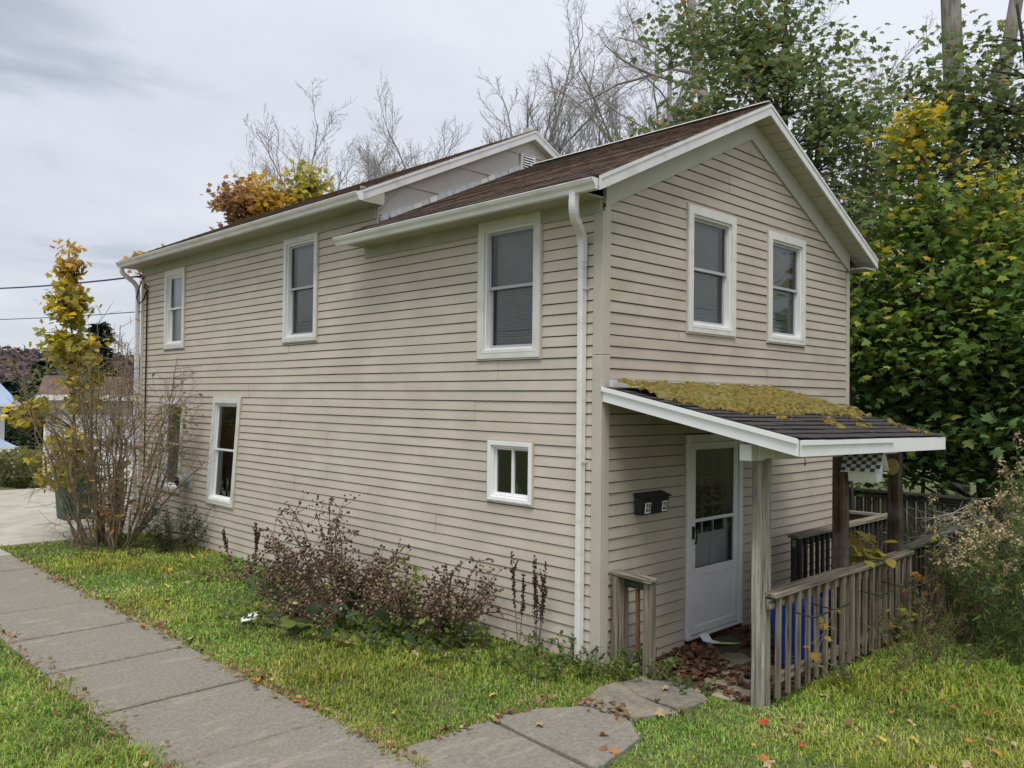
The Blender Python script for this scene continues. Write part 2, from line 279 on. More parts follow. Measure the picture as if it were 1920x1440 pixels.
sw = empty('sidewalk', None, None, kind='structure')
SWL, SWR = -3.70, -2.46
ye = -4.4; js = [-4.4, -3.12, -1.9, -0.66, 0.58, 1.83, 3.08, 4.32, 5.55, 6.8, 8.05, 9.3, 10.2]
for i in range(len(js)-1):
    y0, y1 = js[i]+.014, js[i+1]-.014; dz = random.uniform(-.012, .012); dz2 = random.uniform(-.012, .012)
    b = MB(); ex = [random.uniform(-.015, .015) for _ in range(4)]
    b.hexa([(SWL+ex[0], y0, -.25), (SWR+ex[1], y0, -.25), (SWR+ex[2], y1, -.25), (SWL+ex[3], y1, -.25), (SWL+ex[0], y0, -.085+dz), (SWR+ex[1], y0, -.085+dz), (SWR+ex[2], y1, -.085+dz2), (SWL+ex[3], y1, -.085+dz2)])
    b.build('slab', M['concrete_n'] if i == 11 else M['concrete'], sw, bevel=.012)
def slab_poly(name, pts, zt, m, parent, th=.12, tilt=(0, 0)):
    b = MB(); cx = sum(p[0] for p in pts)/len(pts); cy = sum(p[1] for p in pts)/len(pts)
    # subdivide the outline so that the edge is uneven
    o = []
    for i, p in enumerate(pts):
        q = pts[(i+1) % len(pts)]
        for t in (0, .25, .5, .75): o.append((p[0]+(q[0]-p[0])*t+random.uniform(-.013, .013), p[1]+(q[1]-p[1])*t+random.uniform(-.013, .013)))
    top = [(x, y, zt+(x-cx)*tilt[0]+(y-cy)*tilt[1]) for x, y in o]; bot = [(x, y, z-th) for x, y, z in top]; n_ = len(o)
    s = b.v; s += top+bot; b.f.append(tuple(range(n_)))
    for i in range(n_): j = (i+1) % n_; b.f.append((i, n_+i, n_+j, j))
    return b.build(name, m, parent, bevel=.01)
path = empty('path', None, None, kind='structure')
S1 = [(-2.46, -.24), (-1.75, -.27), (-1.2, -.38), (-.90, -.56), (-.80, -.98), (-1.05, -1.24), (-1.6, -1.36), (-2.46, -1.48)][::-1]
S2 = [(-.88, -.53), (-.45, -.38), (.08, -.42), (.22, -.8), (.0, -1.16), (-.42, -1.14), (-.77, -1.0)][::-1]
S1A = [(-2.46, -.24), (-1.75, -.27), (-1.62, -.29), (-1.70, -1.35), (-2.46, -1.48)][::-1]; S1B = [(-1.60, -.29), (-1.2, -.38), (-.90, -.56), (-.80, -.98), (-1.05, -1.24), (-1.6, -1.36), (-1.68, -1.35)][::-1]
S2A = [(-.88, -.53), (-.45, -.38), (-.22, -.40), (-.36, -.72), (-.40, -1.14), (-.77, -1.0)][::-1]; S2B = [(-.20, -.40), (.08, -.42), (.22, -.8), (.0, -1.16), (-.38, -1.14), (-.34, -.72)][::-1]
slab_poly('slab', S1A, -.078, M['concrete'], path, tilt=(-.004, .004)); slab_poly('slab', S1B, -.072, M['concrete'], path, tilt=(-.012, .006)); slab_poly('slab', S2A, -.080, M['pathstone'], path, tilt=(-.03, .02)); slab_poly('slab', S2B, -.088, M['pathstone'], path, tilt=(-.04, -.01))
patio = empty('patio', None, None, kind='structure')
pm = MB(); pm.poly([(.16, -1.42, -.198), (5.0, -1.46, -.198), (5.0, -.0, -.198), (.16, -.0, -.198)]); pm.build('earth_bed', M['earth'], patio)
for pts, z in (([(.42, -.92), (.62, -.72), (1.0, -.72), (1.12, -.98), (.95, -1.22), (.52, -1.2)], -.172), ([(1.2, -1.02), (1.45, -.8), (1.85, -.88), (1.8, -1.24), (1.3, -1.26)], -.178), ([(1.0, -.52), (1.35, -.36), (1.62, -.5), (1.5, -.7), (1.1, -.68)], -.18),
               ([(2.45, -.5), (2.8, -.2), (3.4, -.2), (3.3, -.62), (2.6, -.7)], -.176), ([(.30, -1.18), (.2, -.86), (.36, -.8), (.46, -1.16)], -.17), ([(2.0, -.95), (2.4, -.78), (2.9, -.85), (2.8, -1.25), (2.1, -1.2)], -.178)):
    slab_poly('flagstone', pts[::-1], z, M['flag'], patio, th=.05, tilt=(random.uniform(-.02, .02), random.uniform(-.02, .02)))
slab_poly('doormat', [(1.75, -.42), (2.35, -.42), (2.35, -.1), (1.75, -.1)], -.176, M['mat_dark'], patio, th=.02)
drive = empty('driveway', None, None, kind='structure')
for i, (a, c) in enumerate(((10.25, 12.4), (12.42, 15.0), (15.02, 18.95))):
    b = MB(); b.box((-9, a, -.2), (5.5 if i == 2 else 3.6, c, -.092-.003*i)); b.build('slab', M['concrete_n'], drive)

# ------------------------------------------------------------------ house
CO = 0.105                                   # height of one course of siding
LY, SY, WX = 10.9, 3.73, 5.2                 # far corner, step between the two wings, gable width
house = empty('house', 'two storey tan vinyl sided house with brown roof and white trimmed windows', 'house')
def PL(u, o, z): return (-o, u, z)           # long wall: u along y, o outwards
def PG(u, o, z): return (u, -o, z)           # gable wall: u along x
# openings: u0 u1 z0 z1 (outer edge of the casing)
LW = {'w1': (9.02, 9.86, 3.12, 4.50), 'w2': (4.84, 5.74, 3.07, 4.53), 'w3': (.74, 1.67, 2.73, 4.19), 'l1': (9.02, 9.92, .66, 2.27), 'l2': (7.04, 7.98, .61, 2.31), 'sm': (.83, 1.49, 1.27, 1.91)}
SH = {'l1': .10, 'l2': .125}
GW = {'g1': (1.34, 2.29, 3.03, 4.37), 'g2': (3.0, 3.94, 3.02, 4.34), 'door': (1.35, 2.46, -.2, 2.0)}
def sheath(P, u0, u1, z0, z1, ops, inset):
    us = sorted({u0, u1, *[v for o in ops for v in (o[0]+inset, o[1]-inset)]}); zs = sorted({z0, z1, *[v for o in ops for v in (o[2]+inset, o[3]-inset)]}); b = MB()
    us = [u for u in us if u0 <= u <= u1]; zs = [z for z in zs if z0 <= z <= z1]
    for a, c in zip(us, us[1:]):
        for e_, f_ in zip(zs, zs[1:]):
            mu, mz = (a+c)/2, (e_+f_)/2
            if any(o[0]+inset < mu < o[1]-inset and o[2]+inset < mz < o[3]-inset for o in ops): continue
            b.poly([P(a, 0, e_), P(c, 0, e_), P(c, 0, f_), P(a, 0, f_)])
    return b
WOP = [(v[0]-SH.get(k, 0)*.8, v[1]+SH.get(k, 0)*.8, v[2], v[3]) if k in SH else v for k, v in LW.items()]
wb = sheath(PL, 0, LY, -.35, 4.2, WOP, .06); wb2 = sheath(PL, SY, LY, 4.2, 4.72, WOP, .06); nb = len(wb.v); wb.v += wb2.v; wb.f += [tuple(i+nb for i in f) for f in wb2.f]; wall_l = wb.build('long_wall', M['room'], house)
wall_g = sheath(PG, 0, WX, -.35, 4.0, list(GW.values()), .06)
wall_g.poly([PG(0, 0, 4.0), PG(1.40, 0, 4.0), PG(1.40, 0, 4.7), PG(0, 0, 4.06)]); wall_g.poly([PG(1.40, 0, 4.31), PG(2.23, 0, 4.31), PG(2.23, 0, 5.16), PG(1.40, 0, 4.75)])
wall_g.poly([PG(2.23, 0, 4.0), PG(3.06, 0, 4.0), PG(3.06, 0, 5.05), PG(2.6, 0, 5.28), PG(2.23, 0, 5.1)]); wall_g.poly([PG(3.06, 0, 4.28), PG(3.88, 0, 4.28), PG(3.88, 0, 4.7), PG(3.06, 0, 5.05)])
wall_g.poly([PG(3.88, 0, 4.0), PG(WX, 0, 4.0), PG(WX, 0, 4.06), PG(3.88, 0, 4.7)])
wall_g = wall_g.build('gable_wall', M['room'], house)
b = MB(); b.poly([(WX, 0, -.35), (WX, LY, -.35), (WX, LY, 4.75), (WX, 0, 4.1)]); b.poly([(0, LY, -.35), (WX, LY, -.35), (WX, LY, 4.75), (2.6, LY, 6.1), (0, LY, 4.75)])
b.poly([(0, 0, 2.45), (WX, 0, 2.45), (WX, LY, 2.45), (0, LY, 2.45)]); b.poly([(0, 0, -.2), (WX, 0, -.2), (WX, LY, -.2), (0, LY, -.2)]); b.poly([(0, 2.6, -.3), (WX, 2.6, -.3), (WX, 2.6, 4.15), (0, 2.6, 4.15)])
b.poly([(2.2, 2.6, -.3), (2.2, LY, -.3), (2.2, LY, 4.7), (2.2, 2.6, 4.7)]); b.poly([(.0, .4, 4.16), (WX, .4, 4.16), (WX, 3.6, 4.16), (.0, 3.6, 4.16)]); b.poly([(0, 3.9, 4.6), (WX, 3.9, 4.6), (WX, LY, 4.6), (0, LY, 4.6)])
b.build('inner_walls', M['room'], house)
b = MB(); b.box((.015, 0.02, -.5), (.1, LY-.02, -.10)); b.box((.05, .03, -.5), (WX, .08, -.15)); b.build('foundation', M['found'], house)
def board(P, segs, z0, z1, m, parent, seed, thk=0.0):
    """one lapped board: u-range at its foot and at its head; lip proud at the foot"""
    (a0, a1), (c0, c1) = segs; n_ = max(1, int((a1-a0)/.7)); b = MB(); rows = []
    for i in range(n_+1):
        t = i/n_; ub, ut = a0+(a1-a0)*t, c0+(c1-c0)*t
        w = .0035*mnoise.noise(Vector((ub*.55+seed*3.1, z0*2.7, seed))); o = .0025*mnoise.noise(Vector((ub*.8, z0*5, 7.7+seed)))
        rows.append([P(ub, .0, z0+w), P(ub, .018+o+thk, z0+w), P(ub, .017+o+thk, z0+.012+w), P(ut, .009+thk, z1-.0115), P(ut, .0005, z1-.009)])
    for r in rows: b.v += r
    for i in range(n_):
        for k in range(4): q = i*5+k; b.f.append((q, q+5, q+6, q+1))
    return b.build('siding_board', m, parent)
def cut(lo, hi, z0, z1, ops):
    """free spans between openings; spans are (foot range, head range) so that a leaning opening cuts slanting"""
    ev = []
    for o in ops:
        if o[2] < z1-.02 and o[3] > z0+.02:
            s = o[4] if len(o) > 4 else 0; zm = (o[2]+o[3])/2
            ev.append((o[0]-s*(z0-zm), o[1]-s*(z0-zm), o[0]-s*(z1-zm), o[1]-s*(z1-zm)))
    ev.sort(); res = []; a, c = lo, lo
    for e_ in ev: res.append(((a, e_[0]), (c, e_[2]))); a, c = e_[1], e_[3]
    res.append(((a, hi), (c, hi))); return [r for r in res if r[0][1]-r[0][0] > .03]
def fillers(P, ops, z0, z1, m, parent, seed, lo, hi):
    """strips of a notched board above or below an opening"""
    for o in ops:
        s = o[4] if len(o) > 4 else 0; zm = (o[2]+o[3])/2; f = lambda u, z: u-s*(z-zm)
        if not (o[2] < z1-.02 and o[3] > z0+.02) or o[0] < lo-.2 or o[1] > hi+.2: continue
        if o[2] > z0+.012: board(P, ((f(o[0], z0), f(o[1], z0)), (f(o[0], o[2]), f(o[1], o[2]))), z0, o[2]-.006, m, parent, seed)
        if o[3] < z1-.012:
            b = MB(); b.poly([P(f(o[0], o[3]), .012, o[3]-.004), P(f(o[1], o[3]), .012, o[3]-.004), P(f(o[1], z1), .0035, z1+.008), P(f(o[0], z1), .0035, z1+.008)]); b.build('siding_board', m, parent)
def boards(P, s, z0, z1, m, parent, seed, k):
    """long runs are made of lapped panels, two courses to a panel"""
    (a0, a1), (c0, c1) = s; r_ = random.Random(k//2*7+seed); cuts = []; u = r_.uniform(.8, 3.6)
    while u < 12: cuts.append(u); u += 3.66
    cuts = [q for q in cuts if a0+.5 < q < a1-.5]; pa, pc = a0, c0
    for i, q in enumerate(cuts+[None]):
        e0, e1 = (q, q) if q else (a1, c1); board(P, ((pa, e0), (pc, e1)), z0, z1, m, parent, seed, .0028*((i+k//2) % 2)); pa = pc = q
opsL = [(*v, SH.get(k, 0)) for k, v in LW.items()]
for k in range(-1, 43):
    z0, z1 = k*CO, (k+1)*CO
    for s in cut(.075 if z1 < 4.14 else SY-.03, LY-.07, z0, z1, opsL): boards(PL, s, z0, min(z1, 4.52), M['siding'], wall_l, 1, k)
    if z1 < 4.0 or z0 > 4.1: fillers(PL, opsL, z0, z1, M['siding'], wall_l, 1, 0 if z1 < 4.14 else SY, LY)
RK = lambda z: max(0.0, (z-4.19)/.466)       # inner reach of the rake at a height
for k in range(-2, 50):
    z0, z1 = k*CO, (k+1)*CO
    if 2.2 < z0 < 2.5 or z0 > 5.2: pass
    lo, hi = max(.075, RK(z0+.02)), min(WX-.055, WX-RK(z0+.02)); lo2, hi2 = max(.075, RK(z1)), min(WX-.055, WX-RK(z1))
    if hi-lo < .05: continue
    fillers(PG, list(GW.values()), max(z0, -.19), z1, M['siding_b'], wall_g, 2, 0, WX)
    for s in cut(lo, hi, max(z0, -.19), z1, list(GW.values())):
        s2 = (s[0], (lo2 if s[0][0] == lo else s[1][0], hi2 if s[0][1] == hi else s[1][1]))
        if s2[1][1] > s2[1][0]: boards(PG, s2, max(z0, -.19), z1, M['siding_b'], wall_g, 2, k)
b = MB(); b.poly([PG(2.38, .012, 5.2), PG(2.82, .012, 5.2), PG(2.6, .012, 5.36)]); b.build('siding_board', M['siding_b'], wall_g)
# corner trims
def trim(name, pts, m=M['trim_tan']):
    b = MB()
    for a, c in pts: b.box(a, c)
    return b.build(name, m, house, bevel=.004)
trim('corner_post', [((-.034, -.034, -.14), (.0, .082, 2.74)), ((0, -.034, -.2), (.085, 0, 2.74))]); trim('corner_post', [((-.0325, -.0325, 2.744), (.0, .082, 4.06)), ((0, -.0325, 2.744), (.085, 0, 4.14))])
trim('corner_post', [((WX-.06, -.034, -.2), (WX+.022, 0, 4.08)), ((WX, 0, -.2), (WX+.022, .08, 4.1))]); trim('corner_post', [((-.034, LY-.075, -.1), (0, LY+.02, 4.5))])
# friezes and soffits along the eaves
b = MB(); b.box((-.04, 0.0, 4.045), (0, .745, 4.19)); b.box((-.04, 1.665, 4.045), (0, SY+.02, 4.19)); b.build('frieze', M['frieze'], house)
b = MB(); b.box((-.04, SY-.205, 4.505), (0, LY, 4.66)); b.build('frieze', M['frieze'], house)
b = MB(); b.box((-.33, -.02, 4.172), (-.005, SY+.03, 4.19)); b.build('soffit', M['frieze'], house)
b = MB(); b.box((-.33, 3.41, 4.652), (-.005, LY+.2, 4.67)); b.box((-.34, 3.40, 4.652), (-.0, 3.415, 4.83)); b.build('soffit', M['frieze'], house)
# roofs: slabs with a stepped course every 14 cm
def slope(y0, y1, xe, ze, xr, zr, th=.035, wav=.0):
    b = MB(); L_ = math.hypot(xr-xe, zr-ze); n_ = int(L_/.14); ny = max(2, int((y1-y0)/.35)); nxv, nzv = -(zr-ze)/L_, abs(xr-xe)/L_
    if xr < xe: nxv = -nxv
    pr = []
    for i in range(n_):
        t0, t1 = i/n_, (i+1)/n_
        for t, lift in ((t0, .012), (t1, .002)): pr.append((xe+(xr-xe)*t, ze+(zr-ze)*t, lift))
    pr.append((xr, zr, .004)); base = len(b.v)
    for j in range(ny+1):
        y = y0+(y1-y0)*j/ny
        for x, z, l in pr:
            w = .006*mnoise.noise(Vector((x*3, y*2.2, z*3)))+wav*mnoise.noise(Vector((x*.5, y*.5, 0))); b.v.append((x+nxv*(l+w), y, z+nzv*(l+w)))
        b.v.append((xr-nxv*th, y, zr-nzv*th)); b.v.append((xe-nxv*th, y, ze-nzv*th))
    k = len(pr)+2
    for j in range(ny):
        for i in range(k): i2 = (i+1) % k; b.f.append((j*k+i, j*k+i2, (j+1)*k+i2, (j+1)*k+i))
    b.f.append(tuple(range(k))); b.f.append(tuple(ny*k+i for i in reversed(range(k)))); return b
NE, NR = (-.36, 4.285), (2.6, 5.665)
slope(-.27, SY-.0, *NE, *NR).build('roof', M['roof'], house); slope(-.27, SY, 5.56, 4.285, *NR).build('roof', M['roof'], house)
ME, MR = (-.36, 4.775), (2.62, 6.185)
slope(3.40, LY+.22, *ME, *MR).build('roof', M['roof'], house); slope(3.40, LY+.22, 5.6, 4.775, *MR).build('roof', M['roof'], house)
b = MB()
for (y0, y1, e_, r_) in ((-.2, SY+.05, NE, NR), (3.5, LY+.15, ME, MR)): b.box((e_[0]+.02, y0, e_[1]-.10), (e_[0]+.045, y1, e_[1]-.025))
b.build('eave_fascia', M['rake'], house)
b = MB(); b.box((-.375, -.22, 4.262), (-.352, 3.80, 4.284)); b.box((-.377, 3.5, 4.735), (-.352, LY+.2, 4.768)); b.build('drip_edge', M['roofdark'], house)
b = MB(); b.extrude([Vector((-.10, 0, -.035)), Vector((0, 0, .014)), Vector((.10, 0, -.035)), Vector((0, 0, .0))], (2.6, -.25, 5.69), (2.6, SY-.3, 5.69)); b.build('ridge_cap', M['upperwall'], house)
# rakes: fascia boards, soffit panels and frieze boards of the two gables
def rake(y, xe, ze, xr, zr, wallx, yin, fas=.125, frz=True, panels=True):
    sg = 1 if xr > xe else -1; d = Vector((xr-xe, 0, zr-ze)); L_ = d.length; d.normalize(); nv = Vector((-d.z*sg, 0, d.x*sg))
    b = MB(); a, c = Vector((xe, y, ze)), Vector((xr, y, zr)); lo = Vector((0, 0, -fas/d.x*sg)) if False else Vector((0, 0, -fas*1.1))
    t = Vector((0, .022, 0)); q = Vector((0, 0, -.012))
    b.hexa([a+lo, c+lo, c+lo+t, a+lo+t, a+q, c+q, c+q+t, a+q+t]); b.build('rake_fascia', M['rake'], house)
    b = MB(); l2 = Vector((0, 0, -.045)); t2 = Vector((0, -.008, 0)); b.hexa([a+l2+t2, c+l2+t2, c+l2, a+l2, a+q+t2, c+q+t2, c+q, a+q]); b.build('rake_trim', M['rake'], house)
    k = int(L_/.15) if panels else 1; sf = Vector((0, 0, -fas*1.1+.012))
    for i in range(k):
        p, r_ = a+(c-a)*(i/k)+sf, a+(c-a)*((i+1)/k-.0)+sf; gp = (r_-p).normalized()*.007; b = MB(); ti = Vector((0, yin-y, 0)); h = Vector((0, 0, .01))
        b.hexa([p+gp+t, r_-gp+t, r_-gp+ti, p+gp+ti, p+gp+t+h, r_-gp+t+h, r_-gp+ti+h, p+gp+ti+h]); b.build('soffit_panel', M['friezeg'], house)
    b = MB(); p, r_ = a+sf+Vector((0, 0, .022)), c+sf+Vector((0, 0, .022)); b.poly([p+t, r_+t, r_+ti, p+ti]); b.build('soffit_backing', M['roofdark'], house)
    if frz:
        b = MB(); f0 = Vector((wallx, yin, ze+(wallx-xe)*(zr-ze)/(xr-xe)))+sf; f1 = Vector((xr, yin, zr))+sf; w = Vector((0, 0, -.235)); o = Vector((0, -.042, 0)); h = Vector((0, 0, -.002))
        b.hexa([f0+w+o, f1+w+o, f1+w, f0+w, f0+o+h, f1+o+h, f1+h, f0+h]); b.build('rake_frieze', M['friezeg'], house)
rake(-.272, -.36, 4.29, 2.6, 5.67, 0.0, 0.0); rake(-.272, 5.56, 4.29, 2.6, 5.67, WX, 0.0)
rake(3.398, -.36, 4.78, 2.62, 6.19, 0, SY-.2, frz=False, panels=False); rake(3.398, 5.6, 4.78, 2.62, 6.19, WX, SY-.2, frz=False, panels=False)
for (x0, x1, y0, y1, z) in ((WX, 5.53, -.25, SY, 4.125),): b = MB(); b.box((x0, y0, z), (x1, y1, z+.015)); b.build('soffit', M['friezeg'], house); b = MB(); b.box((5.53, y0, z), (5.55, y1, z+.13)); b.build('eave_fascia', M['rake'], house)
# pale upper wall of the main wing, above the lower roof
uw = MB(); uw.poly([(-.005, SY-.2, 4.2), (5.3, SY-.2, 4.2), (5.3, SY-.2, 4.80), (2.62, SY-.2, 6.05), (-.005, SY-.2, 4.82)]); uw = uw.build('upper_wall', M['upperwall'], house)
for i in range(5):
    z0 = 4.14+i*.42; z1 = z0+.42; h0 = max(0, (z0-4.80)/.473); h1 = max(0, (min(z1, 6.03)-4.80)/.473)
    if 5.3-h0 <= h0+.1: continue
    b = MB(); yw = SY-.2; r0, r1 = 5.3-h0, max(5.3-h1, h1)
    b.v += [(h0-.02, yw-.002, z0), (r0, yw-.002, z0), (h0-.02, yw-.02, z0), (r0, yw-.02, z0), (h1-.02, yw-.004, z1), (r1, yw-.004, z1)]; b.f += [(0, 1, 3, 2), (2, 3, 5, 4)]; b.build('siding_board', M['upperwall'], uw)
b = MB(); b.box((-.02, SY-.22, 4.2), (.0, SY, 4.66)); b.build('upper_corner', M['friezeg'], house)
v = MB(); v.box((2.42, SY-.245, 5.56), (2.72, SY-.215, 5.84)); vent = v.build('gable_vent', M['casing'], house, bevel=.01)
for i in range(6): b = MB(); z = 5.60+i*.036; b.hexa([(2.46, SY-.27, z), (2.68, SY-.27, z), (2.68, SY-.246, z+.024), (2.46, SY-.246, z+.024), (2.46, SY-.27, z+.005), (2.68, SY-.27, z+.005), (2.68, SY-.246, z+.029), (2.46, SY-.246, z+.029)]); b.build('louver', M['clean'], vent)
b = MB(); b.box((2.47, SY-.2465, 5.59), (2.67, SY-.2455, 5.82)); b.build('vent_opening', M['dark'], vent)
for i in range(19):                                       # step flashing on the lower roof
    t = .13+i*.043+random.uniform(-.004, .004); x = NE[0]+(NR[0]-NE[0])*t; z = NE[1]+(NR[1]-NE[1])*t; w = .062; s = .466
    b = MB(); y = SY-.225-random.uniform(0, .012); hh = random.uniform(.05, .075); b.poly([(x, y, z+.012), (x+w*2, y, z+.012+w*2*s), (x+w*2, y+.004, z+.012+hh+w*2*s), (x, y+.004, z+.012+hh)]); b.build('flashing', M['flash'] if random.random() < .7 else M['white'], house)
# gutters and downspouts
GP = [(-.005, .0), (-.005, -.095), (-.065, -.095), (-.075, -.06), (-.10, -.035), (-.112, -.008), (-.112, .0), (-.104, .0), (-.10, -.02), (-.067, -.055), (-.058, -.085), (-.012, -.085), (-.012, .0)]
def gutter(y0, y1, x, z):
    g = MB(); g.extrude([Vector((a, 0, c)) for a, c in GP], (x, y0, z), (x, y1, z)); g = g.build('gutter', M['gutter'], house)
    for y in (y0, y1): b = MB(); b.extrude([Vector((a, 0, c)) for a, c in GP[:7]], (x, y-.004, z), (x, y+.004, z)); b.build('end_cap', M['gutter'], g)
gutter(-.235, 3.84, -.33, 4.255); gutter(3.36, 11.1, -.33, 4.745)
def downspout(pts, w=.075, h=.055, up_=(0, 1, 0)):
    P = [Vector(p) for p in pts]; res = [P[0]]
    for i in range(1, len(P)-1):
        a, c, d = P[i-1], P[i], P[i+1]; r_ = min((c-a).length, (d-c).length, .30)*.48; s, e_ = c+(a-c).normalized()*r_, c+(d-c).normalized()*r_
        for k in range(8): t = k/7; res.append((s*(1-t)+c*t)*(1-t)+(c*(1-t)+e_*t)*t)
    res.append(P[-1]); o = MB().tube(res, 0, rect=(w, h), upv=up_).build('downspout', M['gutter'], house, bevel=.008)
    return o
ds = downspout([(-.365, .03, 4.20), (-.365, .04, 3.98), (-.065, .185, 3.84), (-.065, .185, 3.6)], .075, .07)
downspout([(-.065, .185, 3.66), (-.065, .185, 1.2), (-.065, .185, -.08)], .078, .058)
downspout([(-.36, 11.0, 4.67), (-.36, 11.0, 4.56), (-.10, 10.98, 4.36), (-.07, 10.98, 4.2), (-.07, 10.98, -.1)], .075, .06)
for z in (3.35, 1.75): b = MB(); b.box((-.098, .142, z), (-.0, .149, z+.02)); b.build('downspout_strap', M['white'], house)

# windows: casing (part) with sashes, panes, blind, sill as sub-parts
def pane(b, pts, P):
    return b.poly(pts if P is PG else pts[::-1])
def window(P, u0, u1, z0, z1, sh=0, cw=.085, sashm='sash', glass='screen', blind=True, curtain=False, split=.52, casem='casing', gap=0, slider=False):
    zm = (z0+z1)/2; Q = lambda u, o, z: P(u-sh*(z-zm), o, z)
    def fr(b, a, c, e_, f_, w, o0, o1, wb=None):
        wb = wb or w
        for (p0, p1, q0, q1) in ((a, a+w, e_, f_), (c-w, c, e_, f_), (a+w, c-w, f_-w, f_), (a+w, c-w, e_, e_+wb)):
            b.hexa([Q(p0, o0, q0), Q(p1, o0, q0), Q(p1, o1, q0), Q(p0, o1, q0), Q(p0, o0, q1), Q(p1, o0, q1), Q(p1, o1, q1), Q(p0, o1, q1)])
    b = MB(); fr(b, u0+.012, u1-.012, z0+.012, z1-.012, cw, -.05, .042, cw*.95); w = b.build('window', M[casem], house, bevel=.003)
    b = MB(); fr(b, u0-.004, u1+.004, z0-.004, z1+.004, .014, -.01, .034); b.build('channel_trim', M['siding'], w)
    a, c, e_, f_ = u0+.012+cw, u1-.012-cw, z0+.012+cw*.95, z1-.012-cw
    b = MB(); b.hexa([Q(a-.03, -.03, e_-.03), Q(c+.03, -.03, e_-.03), Q(c+.03, .045, e_-.03), Q(a-.03, .045, e_-.03), Q(a-.03, -.03, e_+.012), Q(c+.03, -.03, e_+.012), Q(c+.03, .04, e_+.001), Q(a-.03, .04, e_+.001)]); b.build('sill', M['casing' if casem == 'casing' else 'clean'], w)
    b = MB(); fr(b, a, c, e_, f_, .022, -.055, .018); b.build('window_frame', M['clean'], w)
    a, c, e_, f_ = a+.022, c-.022, e_+.022, f_-.022
    if slider:
        um = (a+c)/2
        for p0, p1, o in ((a, um+.02, -.02), (um-.02, c, -.012)):
            s = MB(); fr(s, p0, p1, e_, f_, .022, o-.025, o); s.build('sash', M['clean'], w); g = MB(); pane(g, [Q(p0+.02, o-.012, e_+.02), Q(p1-.02, o-.012, e_+.02), Q(p1-.02, o-.012, f_-.02), Q(p0+.02, o-.012, f_-.02)], P); g.build('pane', M[glass], w)
    else:
        zs = e_+(f_-e_)*split
        for q0, q1, o, nm in ((zs-.018, f_, -.014, 'upper_sash'), (e_, zs+.014, -.044, 'lower_sash')):
            s = MB(); fr(s, a, c, q0, q1, .03, o-.026, o); s.build(nm, M[sashm], w)
            g = MB(); pane(g, [Q(a+.028, o-.012, q0+.028), Q(c-.028, o-.012, q0+.028), Q(c-.028, o-.012, q1-.028), Q(a+.028, o-.012, q1-.028)], P); g.build('pane', M[glass], w)
    if blind:
        bl = MB(); k = int((f_-e_-gap)/.026); 
        for i in range(k):
            z = f_-.02-i*.026; dz = .004*math.sin(i*1.7); warp = .012 if (k-i) in (5, 6, 7) else 0
            for h in range(3):
                p, r_ = a+.03+(c-a-.06)*h/3, a+.03+(c-a-.06)*(h+1)/3; d0, d1 = warp*(h in (1, 2)), warp*(h in (0, 1))
                bl.poly([Q(p, -.096, z+.008-d0), Q(r_, -.096, z+.008-d1), Q(r_, -.112, z-.012-d1), Q(p, -.112, z-.012-d0)])
        bl.build('blind', M['blind'], w)
    if curtain:
        cu = MB(); k = 26
        for i in range(k):
            p, r_ = a+(c-a)*i/k, a+(c-a)*(i+1)/k; o0, o1 = -.10-.018*math.sin(i*1.3), -.10-.018*math.sin((i+1)*1.3)
            cu.poly([Q(p, o0, e_), Q(r_, o1, e_), Q(r_, o1, f_), Q(p, o0, f_)])
        cu.build('curtain', M['curtain'], w, smooth=True)
    return w
v = LW
window(PL, *v['w1'], sashm='clean', glass='glass', blind=False, curtain=True); window(PL, *v['w2'], cw=.075); window(PL, *v['w3'], cw=.095)
window(PL, *v['l1'], sh=SH['l1'], sashm='clean', blind=False, glass='glass'); window(PL, *v['l2'], sh=SH['l2'], sashm='clean', blind=False, glass='glass')
ws = window(PL, *v['sm'], cw=.046, blind=False, glass='glass', casem='clean', slider=True)
window(PG, *GW['g1'], cw=.088); window(PG, *GW['g2'], cw=.085)
for (y, r_, h, mm) in ((1.21, .02, .11, 'casing'), (1.17, .016, .07, 'yellow'), (.99, .024, .1, 'clean'), (.94, .028, .09, 'clean')):
    b = MB(); b.tube([(.14, y, 1.355), (.14, y, 1.355+h*.8), (.14, y, 1.355+h*.82), (.14, y, 1.355+h)], [r_, r_, r_*.6, r_*.6], 10); o = b.build('jar', M[mm], None, smooth=True)
    tag(o, {1.21: 'pale tall bottle behind the small window, first from the far side', 1.17: 'small yellowish bottle behind the small window', .99: 'white jar with narrow cap behind the small window', .94: 'short wide white jar behind the small window nearest the downspout'}[y], 'jar', 'jars on the small window ledge')
b = MB(); b.box((.09, .88, 1.335), (.2, 1.46, 1.353)); b.build('window_ledge', M['clean'], house)
b = MB(); b.box((.0, 6.0, 4.045), (-.001, 6.01, 4.05))
# exhaust hood on the long wall
h = MB(); h.box((-.045, 8.62, .80), (-.002, 8.98, 1.06)); hood = h.build('exhaust_vent', M['flash'], house, bevel=.006)
b = MB(); b.tube([(-.04, 8.80, .93), (-.12, 8.80, .93), (-.2, 8.80, .925)], [.115, .115, .10], 14); b.build('hood', M['flash'], hood, smooth=False)
b = MB(); b.tube([(-.2005, 8.80, .925), (-.203, 8.80, .925)], .088, 14); b.build('hood_opening', M['dark'], hood)
